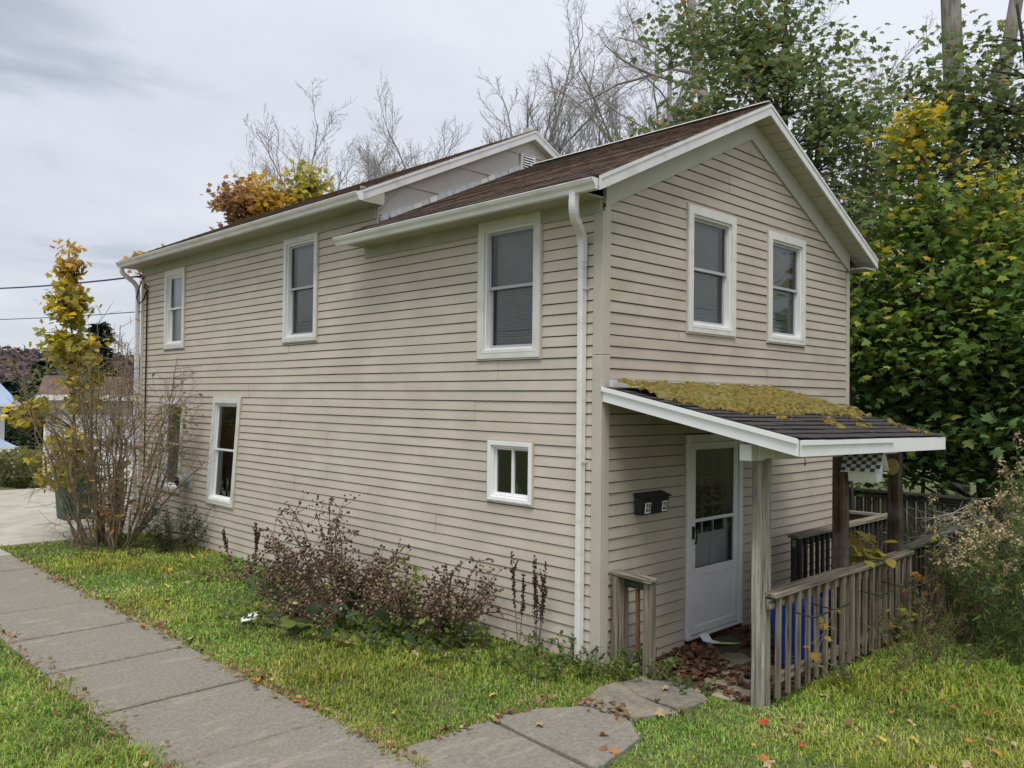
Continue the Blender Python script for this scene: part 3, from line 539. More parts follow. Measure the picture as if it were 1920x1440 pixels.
# storm door
u0, u1, z0, z1 = GW['door']; z0 = -.10
D = MB()
for (a, c, e_, f_) in ((u0+.01, u0+.085, z0, 1.98), (u1-.085, u1-.01, z0, 1.98), (u0+.085, u1-.085, 1.9, 1.98)): D.hexa([PG(a, -.06, e_), PG(c, -.06, e_), PG(c, .042, e_), PG(a, .042, e_), PG(a, -.06, f_), PG(c, -.06, f_), PG(c, .042, f_), PG(a, .042, f_)])
door = D.build('door', M['doorwhite'], house, bevel=.004)
a, c, e_, f_ = u0+.09, u1-.09, z0+.012, 1.895
def slabbox(b, a, c, e_, f_, o0, o1): b.hexa([PG(a, o0, e_), PG(c, o0, e_), PG(c, o1, e_), PG(a, o1, e_), PG(a, o0, f_), PG(c, o0, f_), PG(c, o1, f_), PG(a, o1, f_)]); return b
b = MB()
for q in ((a, a+.085, e_, f_), (c-.085, c, e_, f_), (a+.085, c-.085, f_-.075, f_), (a+.085, c-.085, e_, e_+.08), (a+.085, c-.085, .50, .585), (a+.085, c-.085, 1.065, 1.10)): slabbox(b, *q, -.005, .026)
b.build('storm_door_frame', M['doorwhite'], door, bevel=.004)
slabbox(MB(), a+.08, c-.08, e_+.075, .505, .0, .016).build('kick_panel', M['doorwhite'], door, bevel=.004)
b = MB(); b.poly([PG(a+.08, .01, .58), PG(c-.08, .01, .58), PG(c-.08, .01, 1.07), PG(a+.08, .01, 1.07)]); b.build('pane', M['glass'], door)
b = MB(); b.poly([PG(a+.08, .01, 1.095), PG(c-.08, .01, 1.095), PG(c-.08, .01, 1.825), PG(a+.08, .01, 1.825)]); b.build('pane', M['stormdark'], door)
b = MB(); ia, ic = a-.02, c+.02       # inner panelled door with nine lights
gx = [ia+.16, ic-.16]; gz = [.92, 1.80]
for q in ((ia, gx[0], e_, f_), (gx[1], ic, e_, f_), (gx[0], gx[1], e_, gz[0]), (gx[0], gx[1], gz[1], f_)): slabbox(b, *q, -.10, -.065)
for i in (1, 2):
    x = gx[0]+(gx[1]-gx[0])*i/3; slabbox(b, x-.012, x+.012, gz[0], gz[1], -.095, -.068); z = gz[0]+(gz[1]-gz[0])*i/3; slabbox(b, gx[0], gx[1], z-.012, z+.012, -.0945, -.0685)
b.build('inner_door', M['doorwhite'], door)
for i in (0, 1): x = ia+.14+i*.36; slabbox(MB(), x, x+.28, .18, .78, -.066, -.054).build('door_panel', M['doorwhite'], door, bevel=.015)
b = MB(); b.poly([PG(gx[0], -.085, gz[0]), PG(gx[1], -.085, gz[0]), PG(gx[1], -.085, gz[1]), PG(gx[0], -.085, gz[1])]); b.build('pane', M['glass'], door)
b = MB(); slabbox(b, a+.018, a+.052, .90, 1.03, .026, .04); b.tube([PG(a+.035, .035, 1.0), PG(a+.035, .07, 1.0), PG(a+.04, .072, .93), PG(a+.035, .06, .85)], .011, 6); b.build('door_handle', M['black'], door)
slabbox(MB(), u0+.01, u1-.01, -.125, -.10, -.02, .05).build('sill', M['white'], door); slabbox(MB(), u0+.0, u1, -.24, -.126, -.02, .022).build('threshold_board', M['brownboard'], door)
# white flashing strip above the porch roof
b = MB(); b.box((.085, -.040, 2.425), (3.05, -.02, 2.52)); b.build('porch_flashing_board', M['clean'], house); b = MB(); b.box((.085, -.042, 2.521), (3.07, -.018, 2.536)); b.box((3.05, -.042, 2.42), (3.085, -.018, 2.536)); b.build('flashing_trim', M['trim_tan'], house)

# ------------------------------------------------------------------ porch
porch = empty('porch', 'lean-to porch roof with mossy dark shingles, white fascia and weathered posts', 'porch')
PX1 = 3.05
def PR(s, t, n_=0.0):                     # porch roof surface: s along x (0..1), t down the slope (0..1), n_ above it
    x = s*(3.06+.12*t); y = -.035+(-1.885+.03*s)*t; z = 2.445-.395*t-.055*s*t
    return (x, y-n_*.2, z+n_*.98)
b = MB(); b.hexa([PR(0, 0, -.10), PR(1, 0, -.10), PR(1, .985, -.10), PR(0, .985, -.10), PR(0, 0, -.004), PR(1, 0, -.004), PR(1, .995, -.004), PR(0, .995, -.004)]); roof = b.build('roof', M['roofdark'], porch)
rows = 14
for r_ in range(rows):
    s = -random.uniform(.02, .1)
    while s < 1:
        w = random.choice((.085, .1, .105, .115)); a, c = max(s, -.004), min(s+w-.0016, 1.006); s += w
        if c-a < .015: continue
        t0, t1 = r_/rows-.02, (r_+1)/rows+.012; l0 = .004; l1 = .017+random.uniform(0, .007); tt = t1+random.uniform(-.008, .006)
        b = MB(); b.hexa([PR(a, max(t0, 0), 0), PR(c, max(t0, 0), 0), PR(c, tt, l1-.007), PR(a, tt, l1-.007), PR(a, max(t0, 0), l0), PR(c, max(t0, 0), l0), PR(c, tt, l1), PR(a, tt, l1)]); b.build('shingle', M['shingle'], roof)
# moss: lumpy sheet over the upper shingles
ns, nt_ = 230, 130; V = []; H = np.zeros((nt_, ns))
for j in range(nt_):
    t = .02+.96*j/(nt_-1)
    for i in range(ns):
        s = .03+.96*i/(ns-1); edge = .52+.10*math.sin(s*3.1)+.22*mnoise.fractal(Vector((s*6, t*2.5, 3.3)), 1.0, 2, 4)+.12*max(0, s-.35)
        lim = min(edge-t, (s-.04)*1.6+.25-t*.75, (1.02-s)*1.7-(t-.45)*.2)
        cov = lim*2.2+.30*mnoise.fractal(Vector((s*17, t*9, 1.3)), 1.0, 2, 4)
        if t > .60: cov = -.25+.62*mnoise.fractal(Vector((s*15, t*8, 5.3)), 1.0, 2, 3)-.5*(t-.6)+.25*(s-.5)
        hh = 0 if cov <= 0 else .004+.046*min(1, cov*2.6)+.048*abs(mnoise.noise(Vector((s*30, t*17, 2.2))))+.012*mnoise.fractal(Vector((s*60, t*34, 2.2)), 1.0, 2, 3)+random.uniform(0, .002)
        if 0 < hh: hh *= 1.0
        H[j, i] = hh if cov > 0 else -1; V.append(PR(s, t, max(hh, .0)+.014))
F = [(j*ns+i, (j+1)*ns+i, (j+1)*ns+i+1, j*ns+i+1) for j in range(nt_-1) for i in range(ns-1) if (H[j:j+2, i:i+2] > 0).sum() >= 2]
mo = np_mesh('moss', np.array(V), np.array(F), M['moss'], roof, smooth=True); mo['kind'] = 'stuff'; mo['label'] = 'thick yellow green moss cushions spread over the upper shingles'
def strip(name, p0, p1, drop, th, m):      # fascia hanging below an edge
    p0, p1 = Vector(p0), Vector(p1); b = MB(); d = Vector((0, 0, -drop)); o = Vector(th); return b.hexa([p0+d, p1+d, p1+d+o, p0+d+o, p0, p1, p1+o, p0+o]).build(name, m, porch)
strip('rake_fascia', PR(-.003, .0, -.003), PR(-.003, 1.0, -.003), .125, (-.02, 0, 0), M['clean']); strip('rake_trim', PR(-.012, 0, .006), PR(-.012, 1.0, .006), .04, (-.012, 0, 0), M['clean'])
strip('front_fascia', PR(0.0, 1.0, -.006), PR(1.0, 1.0, -.006), .125, (0, -.02, 0), M['clean']); strip('front_trim', PR(-.005, 1.012, -.004), PR(.56, 1.012, -.004), .035, (0, -.013, 0), M['clean']); strip('rake_fascia', PR(1.003, 0, -.005), PR(1.003, 1, -.005), .12, (.02, 0, 0), M['clean'])
b = MB(); b.box((-.03, -.045, 2.31), (-.025, -.02, 2.50)); b.box((-.026, -.04, 2.31), (.02, -.0245, 2.50)); b.build('end_cap', M['trim_tan'], porch)
YP = -1.47
b = MB(); b.hexa([(.10, YP+.005, 1.855), (3.15, YP+.02, 1.80), (3.15, YP+.10, 1.80), (.10, YP+.11, 1.855), (.10, YP+.005, 1.985), (3.15, YP+.02, 1.925), (3.15, YP+.10, 1.925), (.10, YP+.11, 1.985)]); b.build('header_beam', M['white'], porch)
b = MB(); b.box((.22, YP-.004, 1.866), (.46, YP+.118, 1.985)); b.build('beam_block', M['clean'], porch)
for x, m_, zt in ((.305, 'postpale', 1.866), (1.80, 'brownz', 1.835), (3.12, 'brownz', 1.805)):
    b = MB(); w = .118; b.hexa([(x, YP, -.3), (x+w, YP, -.3), (x+w, YP+w, -.3), (x, YP+w, -.3), (x+.004, YP+.002, zt), (x+w, YP, zt), (x+w, YP+w, zt), (x+.002, YP+w, zt)]); b.build('post', M[m_], porch, bevel=.006)
b = MB(); b.tube([(1.25, -1.35, 1.83), (1.25, -1.35, 1.80), (1.27, -1.35, 1.775), (1.25, -1.35, 1.755), (1.235, -1.35, 1.775)], .004, 5); b.build('screw_hook', M['black'], porch)

# ------------------------------------------------------------------ railings
def railing(name, label, p0, p1, ztop, zbot, n_bal, mats, capw=.14, posts=(), group=None, off=0.0, balw=.038, cat='railing', zslope=0.0, tall=0.0):
    r_ = empty(name, label, cat, group); p0, p1 = Vector(p0), Vector(p1); d = (p1-p0).normalized(); mr, mb = mats; sd_ = d.cross(Vector((0, 0, 1))); zz = lambda t: zslope*t
    q0, q1 = Vector((p0.x, p0.y, ztop)), Vector((p1.x, p1.y, ztop+zslope))
    MB().beam(q0, q1, capw, .038).build('top_rail', M[mr], r_, bevel=.005); dz = Vector((0, 0, -.075)); MB().beam(q0+dz+sd_*off, q1+dz+sd_*off, .038, .085).build('upper_rail', M[mr], r_, bevel=.004)
    dz = Vector((0, 0, zbot-ztop)); MB().beam(q0+dz+d*.1, q1+dz, .038, .085).build('lower_rail', M[mr], r_, bevel=.004)
    for i in range(n_bal):
        t = (i+.55)/n_bal; p = p0.lerp(p1, t); o = sd_*(.04+off+random.uniform(-.004, .004)); lean = random.uniform(-.012, .012)
        MB().beam((p.x+o.x+d.x*lean, p.y+o.y+d.y*lean, zbot-.13+zz(t)+random.uniform(-.02, .01)), (p.x+o.x, p.y+o.y, ztop-.022+zz(t)), balw, balw, tuple(d)).build('baluster', M[mb], r_, bevel=.003)
    for t in posts:
        p = p0.lerp(p1, t); MB().box((p.x-.05, p.y-.05, -.3), (p.x+.05, p.y+.05, ztop-.02+zz(t))).build('post', M[mb], r_, bevel=.006)
    return r_
railing('porch_railing', 'weathered grey porch railing between the pale post and the birdhouse post', (.32, YP-.03, 0), (1.86, YP-.03, 0), .76, .06, 9, ('woodx', 'woodz'), posts=(.97,))
railing('porch_railing', 'weathered grey porch railing between the two brown porch posts', (1.865, YP-.03, 0), (3.30, YP-.03, 0), .755, .06, 9, ('woodx', 'woodz'))
railing('ramp_railing', 'mossy dark ramp railing running on past the outer porch post into the weeds', (3.42, -1.36, 0), (6.4, -1.40, 0), .72, .1, 22, ('darkwx', 'darkwz'), zslope=.12, posts=(.02, .5, 1))
railing('landing_railing', 'weathered landing railing with a square newel beside the siding', (2.82, -.45, 0), (5.62, -.45, 0), .83, .12, 20, ('woodx', 'darkwz'), posts=(.03, .5, 1))
railing('landing_railing', 'weathered side railing behind the birdhouse, running back from the landing', (5.64, -.40, 0), (5.64, 3.2, 0), .80, .12, 22, ('woody', 'darkwz'), posts=(.5, 1))
railing('ramp_fence', 'dark wooden ramp fence under the maples with a square end post', (8.0, -1.16, 0), (8.0, 5.0, 0), .88, .05, 44, ('darkwy', 'darkwz'), balw=.085, posts=(0, .25, .5, .75, 1))
cr_ = empty('corner_railing', 'short weathered stub railing at the house corner beside the door', 'railing')
MB().hexa([(.10, -.04, .725), (.24, -.04, .725), (.27, -.46, .70), (.13, -.46, .70), (.10, -.04, .762), (.24, -.04, .762), (.27, -.46, .737), (.13, -.46, .737)]).build('top_rail', M['woody'], cr_, bevel=.008)
MB().box((.205, -.42, .62), (.24, -.08, .70)).build('upper_rail', M['darkwy'], cr_)
for x0, y0, w, m_ in ((.11, -.12, .07, 'woodz'), (.185, -.13, .085, 'woodz'), (.165, -.45, .085, 'woodz')): b = MB(); b.hexa([(x0, y0, -.3), (x0+w, y0, -.3), (x0+w, y0+w, -.3), (x0, y0+w, -.3), (x0, y0, .722), (x0+w, y0, .722), (x0+w, y0+w, .722), (x0, y0+w, .722)]); b.build('post', M[m_], cr_, bevel=.005)
MB().beam((.205, -.29, -.25), (.215, -.27, .64), .03, .03, (0, 1, 0)).build('baluster', M['rust'], cr_)
for i, x in enumerate((.62, 1.0, 1.95, 2.5)):       # wire brackets for flower boxes
    z = .59 if i < 2 else .56
    o = MB().tube([(x, YP-.055, z+.14), (x, YP-.06, z), (x+.02, YP-.24, z-.02), (x+.05, YP-.27, z-.02), (x+.3, YP-.27, z-.015)], .007, 6).build('planter_bracket', M['black']); tag(o, ['black wire planter bracket on the porch railing nearest the pale post', 'black wire planter bracket on the porch railing, second from the pale post', 'black wire planter bracket just past the birdhouse post', 'black wire planter bracket nearest the outer brown post'][i], 'bracket', 'planter brackets on the railing')
# mailbox with house numbers
mb = empty('mailbox', 'black wall mailbox with two white number plates reading 23', 'mailbox')
x0, x1 = .47, .91
b = MB(); b.hexa([(x0, -.11, 1.24), (x1, -.11, 1.24), (x1, -.03, 1.24), (x0, -.03, 1.24), (x0, -.125, 1.40), (x1, -.125, 1.40), (x1, -.022, 1.43), (x0, -.022, 1.43)]); b.build('box', M['black'], mb, bevel=.008)
b = MB(); b.hexa([(x0-.012, -.15, 1.398), (x1+.012, -.15, 1.398), (x1+.012, -.022, 1.435), (x0-.012, -.022, 1.435), (x0-.012, -.15, 1.408), (x1+.012, -.15, 1.408), (x1+.012, -.022, 1.446), (x0-.012, -.022, 1.446)]); b.build('lid', M['black'], mb, bevel=.004)
for x in (.525, .80):
    MB().hexa([(x, -.117, 1.255), (x+.085, -.117, 1.255), (x+.085, -.110, 1.255), (x, -.110, 1.255), (x, -.1275, 1.355), (x+.085, -.1275, 1.355), (x+.085, -.12, 1.355), (x, -.12, 1.355)]).build('number_plate', M['clean'], mb)
    tcv = bpy.data.curves.new('numerals', 'FONT'); tcv.body = '23'; tcv.size = .098; tcv.align_x = 'CENTER'; tcv.align_y = 'CENTER'; tcv.offset = .0028; tmp = bpy.data.objects.new('numerals_curve', tcv); me = bpy.data.meshes.new_from_object(tmp); bpy.data.objects.remove(tmp); me.materials.clear(); me.materials.append(M['black']); to = link(bpy.data.objects.new('numerals', me), mb)
    to.location = (x+.0425, -.1245, 1.305); to.rotation_euler = (math.radians(90)+.105, 0, 0); to.scale = (.76, 1, 1)
# birdhouse on the middle post
bh = empty('birdhouse', 'small white birdhouse with checkered roof hung on the middle porch post', 'birdhouse')
bh.location = (1.90, YP-.15, 1.60); bh.rotation_euler = (0, 0, math.radians(-80))
def BH(u, v_, w): return (u, v_, w)       # gable front looks to +x, ridge along x
b = MB(); b.v += [BH(-.12, -.10, 0), BH(-.12, .10, 0), BH(-.12, .14, .13), BH(-.12, 0, .27), BH(-.12, -.14, .13), BH(.13, -.10, 0), BH(.13, .10, 0), BH(.13, .14, .13), BH(.13, 0, .27), BH(.13, -.14, .13)]
b.f += [(4, 3, 2, 1, 0), (5, 6, 7, 8, 9)]+[(i, (i+1) % 5, 5+(i+1) % 5, 5+i) for i in range(5)]; b.build('box', M['clean'], bh)
for sg in (-1, 1):
    b = MB(); p = [BH(-.17, sg*.19, .09), BH(.17, sg*.19, .09), BH(.17, sg*-.006, .305), BH(-.17, sg*-.006, .305)]; q = [BH(-.17, sg*.20, .10), BH(.17, sg*.20, .10), BH(.17, 0, .318), BH(-.17, 0, .318)]
    b.v += p+q; b.f += [(0, 1, 2, 3), (0, 4, 5, 1), (1, 5, 6, 2), (3, 2, 6, 7), (0, 3, 7, 4), (4, 7, 6, 5)]; o = b.build('roof_panel', M['clean'], bh); o.data.materials.append(M['checker']); o.data.polygons[5].material_index = 1
    uv = o.data.uv_layers.new(name='uv')
    for li in o.data.polygons[5].loop_indices:
        vi = o.data.loops[li].vertex_index; uv.data[li].uv = {4: (.001, .001), 7: (.001, 6.999), 6: (7.999, 6.999), 5: (7.999, .001)}[vi]
MB().tube([BH(.128, 0, .15), BH(.134, 0, .15)], .028, 12).build('entrance_hole', M['dark'], bh); MB().tube([BH(.12, 0, .085), BH(.19, 0, .085)], .009, 8).build('perch', M['clean'], bh); MB().box(BH(-.16, -.02, .1), BH(-.12, .02, .16)).build('bracket', M['woodz'], bh)
pq = MB().tube([(3.115, YP+.06, 1.66), (3.10, YP+.06, 1.66)], 1.0, 24); pq.v = [(x, YP+.06+(y-YP-.06)*.062, 1.66+(z-1.66)*.088) for x, y, z in pq.v]; tag(pq.build('wood_plaque', M['yellow']), 'round yellow wood plaque fixed high on the outer porch post', 'plaque')
# bins behind the railing
def tub(name, label, x, y, z, w, d, h, mname, group=None, lid=True, cat='bin'):
    t = empty(name, label, cat, group)
    def ring(k, zz): return [(x-w/2*k, y-d/2*k, zz), (x+w/2*k, y-d/2*k, zz), (x+w/2*k, y+d/2*k, zz), (x-w/2*k, y+d/2*k, zz)]
    b = MB(); b.hexa(ring(.78, z)+ring(1.0, z+h)); b.build('body', M[mname], t, bevel=.03); b = MB(); b.hexa(ring(1.06, z+h-.03)+ring(1.06, z+h+.015)); b.build('rim', M[mname], t, bevel=.008)
    if lid: b = MB(); b.hexa(ring(1.05, z+h+.017)+ring(.8, z+h+.075)); b.build('lid', M[mname], t, bevel=.015)
    for s in (-1, 1): MB().tube([(x+s*w*.5, y-.1, z+h*.82), (x+s*w*.56, y-.08, z+h*.82), (x+s*w*.56, y+.08, z+h*.82), (x+s*w*.5, y+.1, z+h*.82)], .012, 6).build('handle', M[mname], t)
    for s in (-.2, .2): MB().hexa([(x+s*w-.015, y-d*.42, z+.08), (x+s*w+.015, y-d*.42, z+.08), (x+s*w+.015, y-d*.36, z+.08), (x+s*w-.015, y-d*.36, z+.08), (x+s*w-.015, y-d*.51, z+h*.85), (x+s*w+.015, y-d*.51, z+h*.85), (x+s*w+.015, y-d*.44, z+h*.85), (x+s*w-.015, y-d*.44, z+h*.85)]).build('rib', M[mname], t)
    return t
tub('recycling_bin', 'blue plastic bin behind the porch railing, nearer the door', 1.62, -1.12, -.18, .46, .40, .62, 'bluebin', 'blue bins behind the railing', lid=False)
tub('recycling_bin', 'blue lidded plastic bin behind the porch railing, under the outer post', 2.62, -1.10, -.18, .62, .46, .66, 'bluebin', 'blue bins behind the railing')
# paper scraps
b = MB(); pts = [(1.64, -.055, -.095), (1.65, -.10, -.16), (1.68, -.18, -.172), (1.74, -.28, -.168), (1.80, -.36, -.165)]
def ribbon(pp, w, m_, name, label, extra=None):
    b = MB()
    for p in pp: b.v += [(p[0]-w/2, p[1]+.02, p[2]), (p[0]+w/2, p[1]-.02, p[2])]
    for i in range(len(pp)-1): b.f.append((2*i, 2*i+1, 2*i+3, 2*i+2))
    return b
o = ribbon(pts[:3], .11, None, '', '').build('door_tag', M['clean']); tag(o, 'white and yellow paper tag fallen over the door sill', 'paper'); ribbon(pts[2:], .11, None, '', '').build('printed_end', M['paper_y'], o)
b = MB(); b.v += [(-1.74, 3.44, -.06), (-1.60, 3.38, -.04), (-1.48, 3.52, -.05), (-1.66, 3.60, -.06), (-1.54, 3.44, .015), (-1.62, 3.48, .01)]; b.f += [(0, 1, 5), (1, 4, 5), (1, 2, 4), (0, 5, 3), (5, 4, 2), (5, 2, 3)]; o = b.build('crumpled_paper', M['clean']); tag(o, 'crumpled white and blue paper lying beside the dead weeds', 'paper'); o.data.materials.append(M['paper_b']); o.data.polygons[2].material_index = 1; o.data.polygons[4].material_index = 1
# cables to the house
def cable(name, label, p0, p1, sag, r_, m_):
    p0, p1 = Vector(p0), Vector(p1); pts = [p0.lerp(p1, i/24)-Vector((0, 0, sag*4*(i/24)*(1-i/24))) for i in range(25)]; return tag(MB().tube(pts, r_, 6).build(name, M[m_], smooth=True), label, 'cable')
cable('service_cable', 'thick dark blue service cable reaching the eave of the house', (-.03, 10.85, 4.52), (-4.2, 42, 8.2), .8, .016, 'bluecable'); cable('service_cable', 'thin black cable reaching the wall below the service cable', (-.05, 10.88, 3.86), (-5.0, 42, 6.2), .5, .008, 'black')
for pts in ([(-.03, 10.83, 4.5), (-.1, 10.8, 4.35), (-.16, 10.8, 4.1), (-.12, 10.78, 3.98), (-.05, 10.72, 4.1), (-.04, 10.65, 4.22)], [(-.04, 10.62, 4.25), (-.04, 10.62, 3.2), (-.04, 10.62, 1.0)], [(-.03, 10.66, 4.25), (-.07, 10.7, 4.3), (-.07, 10.64, 4.34), (-.04, 10.58, 4.28)]): MB().tube(pts, .014, 6).build('service_conduit', M['black'], house)

# ------------------------------------------------------------------ trees
def bez(p0, p1, bow, n_, rng):
    p0, p1 = np.asarray(p0, float), np.asarray(p1, float); t = np.linspace(0, 1, n_+1)[:, None]; mid = (p0+p1)/2+bow
    return p0*(1-t)**2+2*mid*t*(1-t)+p1*t*t
def poly_segs(P, r0, r1):
    n_ = len(P)-1; R = np.linspace(r0, r1, n_+1); return [(*P[i], *P[i+1], R[i], R[i+1]) for i in range(n_)]
def leafy(name, label, base, trunk, blobs, leaf, colfn, seed, per=26, spread=.45, tr=(.2, .06), bark='bark', group=None, cat='tree', shape=(MAPLE, MAPLE_F), flat=.55, limbs=1.0, rmax=.05, extra_trunks=()):
    """trunk: top point; blobs: (centre, radii, clumps); leaves gather in clumps at the ends of limbs"""
    rng = np.random.default_rng(seed); t = empty(name, label, cat, group); base, trunk = np.array(base, float), np.array(trunk, float)
    TP = bez(base, trunk, rng.normal(0, .25, 3)*[1, 1, 0], 14, rng); segs = poly_segs(TP, *tr); segs_obj('trunk', segs, M[bark], t, 10)
    for q0, q1, ra, rb in extra_trunks: segs_obj('trunk', poly_segs(bez(q0, q1, rng.normal(0, .2, 3), 10, rng), ra, rb), M[bark], t, 8)
    parts = []; ls = []
    for c, r_, n_ in blobs:
        u = rng.normal(0, 1, (n_, 3)); u /= np.linalg.norm(u, axis=1, keepdims=True); u *= (rng.uniform(0, 1, n_)**.45)[:, None]; K = np.array(c)+u*np.array(r_)
        for k in K:
            if rng.random() < limbs:
                tz = np.clip(k[2]-rng.uniform(.2, .55)*max(.5, np.linalg.norm(k[:2]-TP[0, :2])), TP[0, 2]+.4, TP[-1, 2]); j = np.argmin(np.abs(TP[:, 2]-tz)); P = bez(TP[j], k, np.array([0, 0, .12])*np.linalg.norm(k-TP[j])+rng.normal(0, .12, 3), 6, rng)
                ls += poly_segs(P, min(rmax, .012*np.linalg.norm(k-TP[j])+.006), .004)
            m_ = rng.poisson(per)+2; off = rng.normal(0, 1, (m_, 3))*np.array([spread, spread, spread*.55]); Pl = k+off
            cshade = rng.uniform(.8, 1.15); col = colfn(Pl, rng)*cshade; v_, f_, c_ = leaves_arrays(Pl, leaf, col, rng, shape[0], shape[1], flat); parts.append((v_, f_, c_))
            for q in range(4): e_ = Pl[rng.integers(m_)]; ls.append((*k, *e_, .004, .002))
    segs_obj('limbs', ls, M[bark], t, 4); V, F, C = joinA(parts); np_mesh('crown', V, F, M['leaf'], t, C); return t
G = [((.135, .23, .075), 4), ((.18, .285, .085), 4), ((.10, .18, .062), 3), ((.25, .34, .09), 1.5), ((.45, .40, .07), .15)]
def c_green(P, rng): return pick(rng, len(P), G)
def c_grey(P, rng): return pick(rng, len(P), [((.15, .205, .075), 4), ((.19, .25, .09), 3), ((.26, .28, .095), 1.3), ((.46, .31, .09), .18)])
def c_yel(zlo, zhi):
    def f(P, rng):
        a = pick(rng, len(P), [((.15, .245, .055), 4), ((.20, .30, .06), 3), ((.34, .38, .065), 1.2)]); b_ = pick(rng, len(P), [((.66, .50, .05), 4), ((.56, .48, .06), 3), ((.46, .44, .07), 1.5)])
        k = np.clip((P[:, 2]-zlo)/(zhi-zlo)+rng.normal(0, .22, len(P)), 0, 1)[:, None] > .5; return np.where(k, b_, a)
    return f
def c_sap(P, rng):
    a = pick(rng, len(P), [((.36, .36, .06), 3), ((.52, .44, .06), 3), ((.22, .26, .055), 1.2), ((.70, .53, .05), 3)]); b_ = pick(rng, len(P), [((.62, .36, .15), 3), ((.62, .42, .12), 3), ((.6, .42, .07), 2)])
    k = (P[:, 2]+rng.normal(0, .3, len(P)) > 4.25)[:, None]; return np.where(k, b_, a)
leafy('maple_tree', 'tall green maple rising behind the gable roof', (10.2, 3.0, -.2), (10.0, 3.4, 10.5), [((10.0, 3.4, 7.2), (2.4, 2.2, 2.9), 125), ((8.9, 5.0, 7.2), (1.3, 1.3, 1.3), 40), ((9.6, 4.2, 9.8), (1.7, 1.7, 1.4), 48), ((9.6, 2.2, 4.8), (1.6, 1.6, 1.7), 66)], .125, c_grey, 11, per=54, spread=.42, tr=(.15, .04), extra_trunks=(((10.4, 3.2, -.2), (9.9, 2.6, 9), .11, .03), ((10.0, 3.4, 3), (8.4, 5.6, 8.2), .07, .02)))
leafy('maple_tree', 'dark green maple filling the space beyond the ramp fence', (9.9, -.4, -.2), (9.9, -.3, 5.4), [((9.3, .2, 3.0), (1.3, 1.6, 1.9), 120), ((9.9, -1.6, 3.2), (1.3, 1.5, 1.8), 120), ((9.0, -1.2, 1.7), (.9, 1.7, .7), 56), ((9.0, .8, 2.0), (.7, 1.0, 1.3), 46)], .15, c_green, 12, per=46, spread=.38, tr=(.09, .03))
leafy('maple_tree', 'tall thin green maple with airy crown in front of the big grey trunks', (13.2, 0.2, -.2), (13.2, 0, 10.5), [((13.3, .3, 5.6), (1.4, 1.4, 2.2), 90), ((13.7, .0, 8.4), (.7, .8, 1.7), 26), ((12.4, 1.9, 8.0), (.7, .8, 2.2), 26), ((13.0, .9, 8.6), (.6, .7, 1.6), 18), ((13.7, -.6, 5.0), (1.3, 1.2, 1.6), 60)], .14, c_grey, 13, per=50, spread=.44, tr=(.10, .03))
leafy('maple_sapling', 'slender maple with bright yellow top, the taller of two behind the porch', (8.7, .30, -.2), (8.62, .32, 7.3), [((8.62, .32, 6.7), (.14, .14, .75), 14), ((8.65, .3, 5.3), (.6, .6, .8), 36), ((8.6, .2, 4.0), (.95, .9, .9), 46), ((8.7, .1, 2.9), (.9, .9, .7), 36)], .13, c_yel(4.6, 8.4), 14, per=26, spread=.24, tr=(.035, .01), cat='tree', rmax=.02)
leafy('maple_sapling', 'shorter yellowing maple near the tall weeds', (8.7, -.85, -.2), (8.6, -.85, 6.2), [((8.6, -.85, 5.6), (.22, .25, .6), 14), ((8.6, -.9, 4.5), (.6, .6, .8), 36), ((8.5, -.9, 3.3), (.9, .8, .8), 46)], .13, c_yel(4.2, 7.4), 15, per=26, spread=.24, tr=(.035, .01), rmax=.02)
leafy('maple_sapling', 'low maple with yellow tips growing close beside the house corner', (8.0, 1.05, -.2), (7.9, 1.0, 5.0), [((7.9, 1.0, 4.6), (.28, .3, .5), 14), ((8.0, .95, 3.4), (.6, .6, .8), 40)], .125, c_yel(3.2, 6.4), 16, per=26, spread=.24, tr=(.03, .01), rmax=.02)
leafy('orange_maple', 'autumn orange tree glimpsed through the foliage at the edge', (17.5, -4.0, -.2), (17.5, -4.0, 7), [((17.5, -4.2, 5.4), (2.0, 2.2, 1.8), 90)], .22, lambda P, rng: pick(rng, len(P), [((.45, .24, .05), 3), ((.40, .28, .08), 2), ((.25, .22, .06), 1)]), 17, per=26, spread=.5)
leafy('orange_maple', 'orange and yellow maple showing above the long roof', (4.6, 14.6, -.2), (4.6, 14.6, 7.6), [((3.95, 14.9, 7.2), (.55, .6, .75), 34), ((4.55, 14.5, 7.05), (.7, .7, .7), 36)], .15, lambda P, rng: np.where((P[:, :1] < 3.85), pick(rng, len(P), [((.42, .24, .11), 3), ((.52, .3, .09), 2), ((.26, .15, .1), 2)]), pick(rng, len(P), [((.62, .40, .05), 3), ((.60, .45, .07), 2), ((.5, .28, .05), 1)])), 18, per=24, spread=.22, shape=(MAPLE, MAPLE_F), tr=(.1, .03))
leafy('yellow_maple', 'yellow maple top with a broken trunk just behind the roof', (5.35, 14.1, -.2), (5.35, 14.1, 7.7), [((5.25, 14.1, 7.55), (.55, .55, .75), 40)], .14, lambda P, rng: pick(rng, len(P), [((.58, .47, .08), 3), ((.46, .42, .09), 2), ((.34, .34, .09), 1.5)]), 19, per=20, spread=.22, tr=(.1, .07))
leafy('orange_maple', 'small orange treetop peeking over the far end of the roof', (2.3, 16.4, -.2), (2.3, 16.4, 5.6), [((2.4, 16.4, 5.55), (.6, .5, .36), 20)], .14, lambda P, rng: pick(rng, len(P), [((.50, .30, .035), 3), ((.47, .35, .05), 2)]), 20, per=18, spread=.2, tr=(.08, .03))
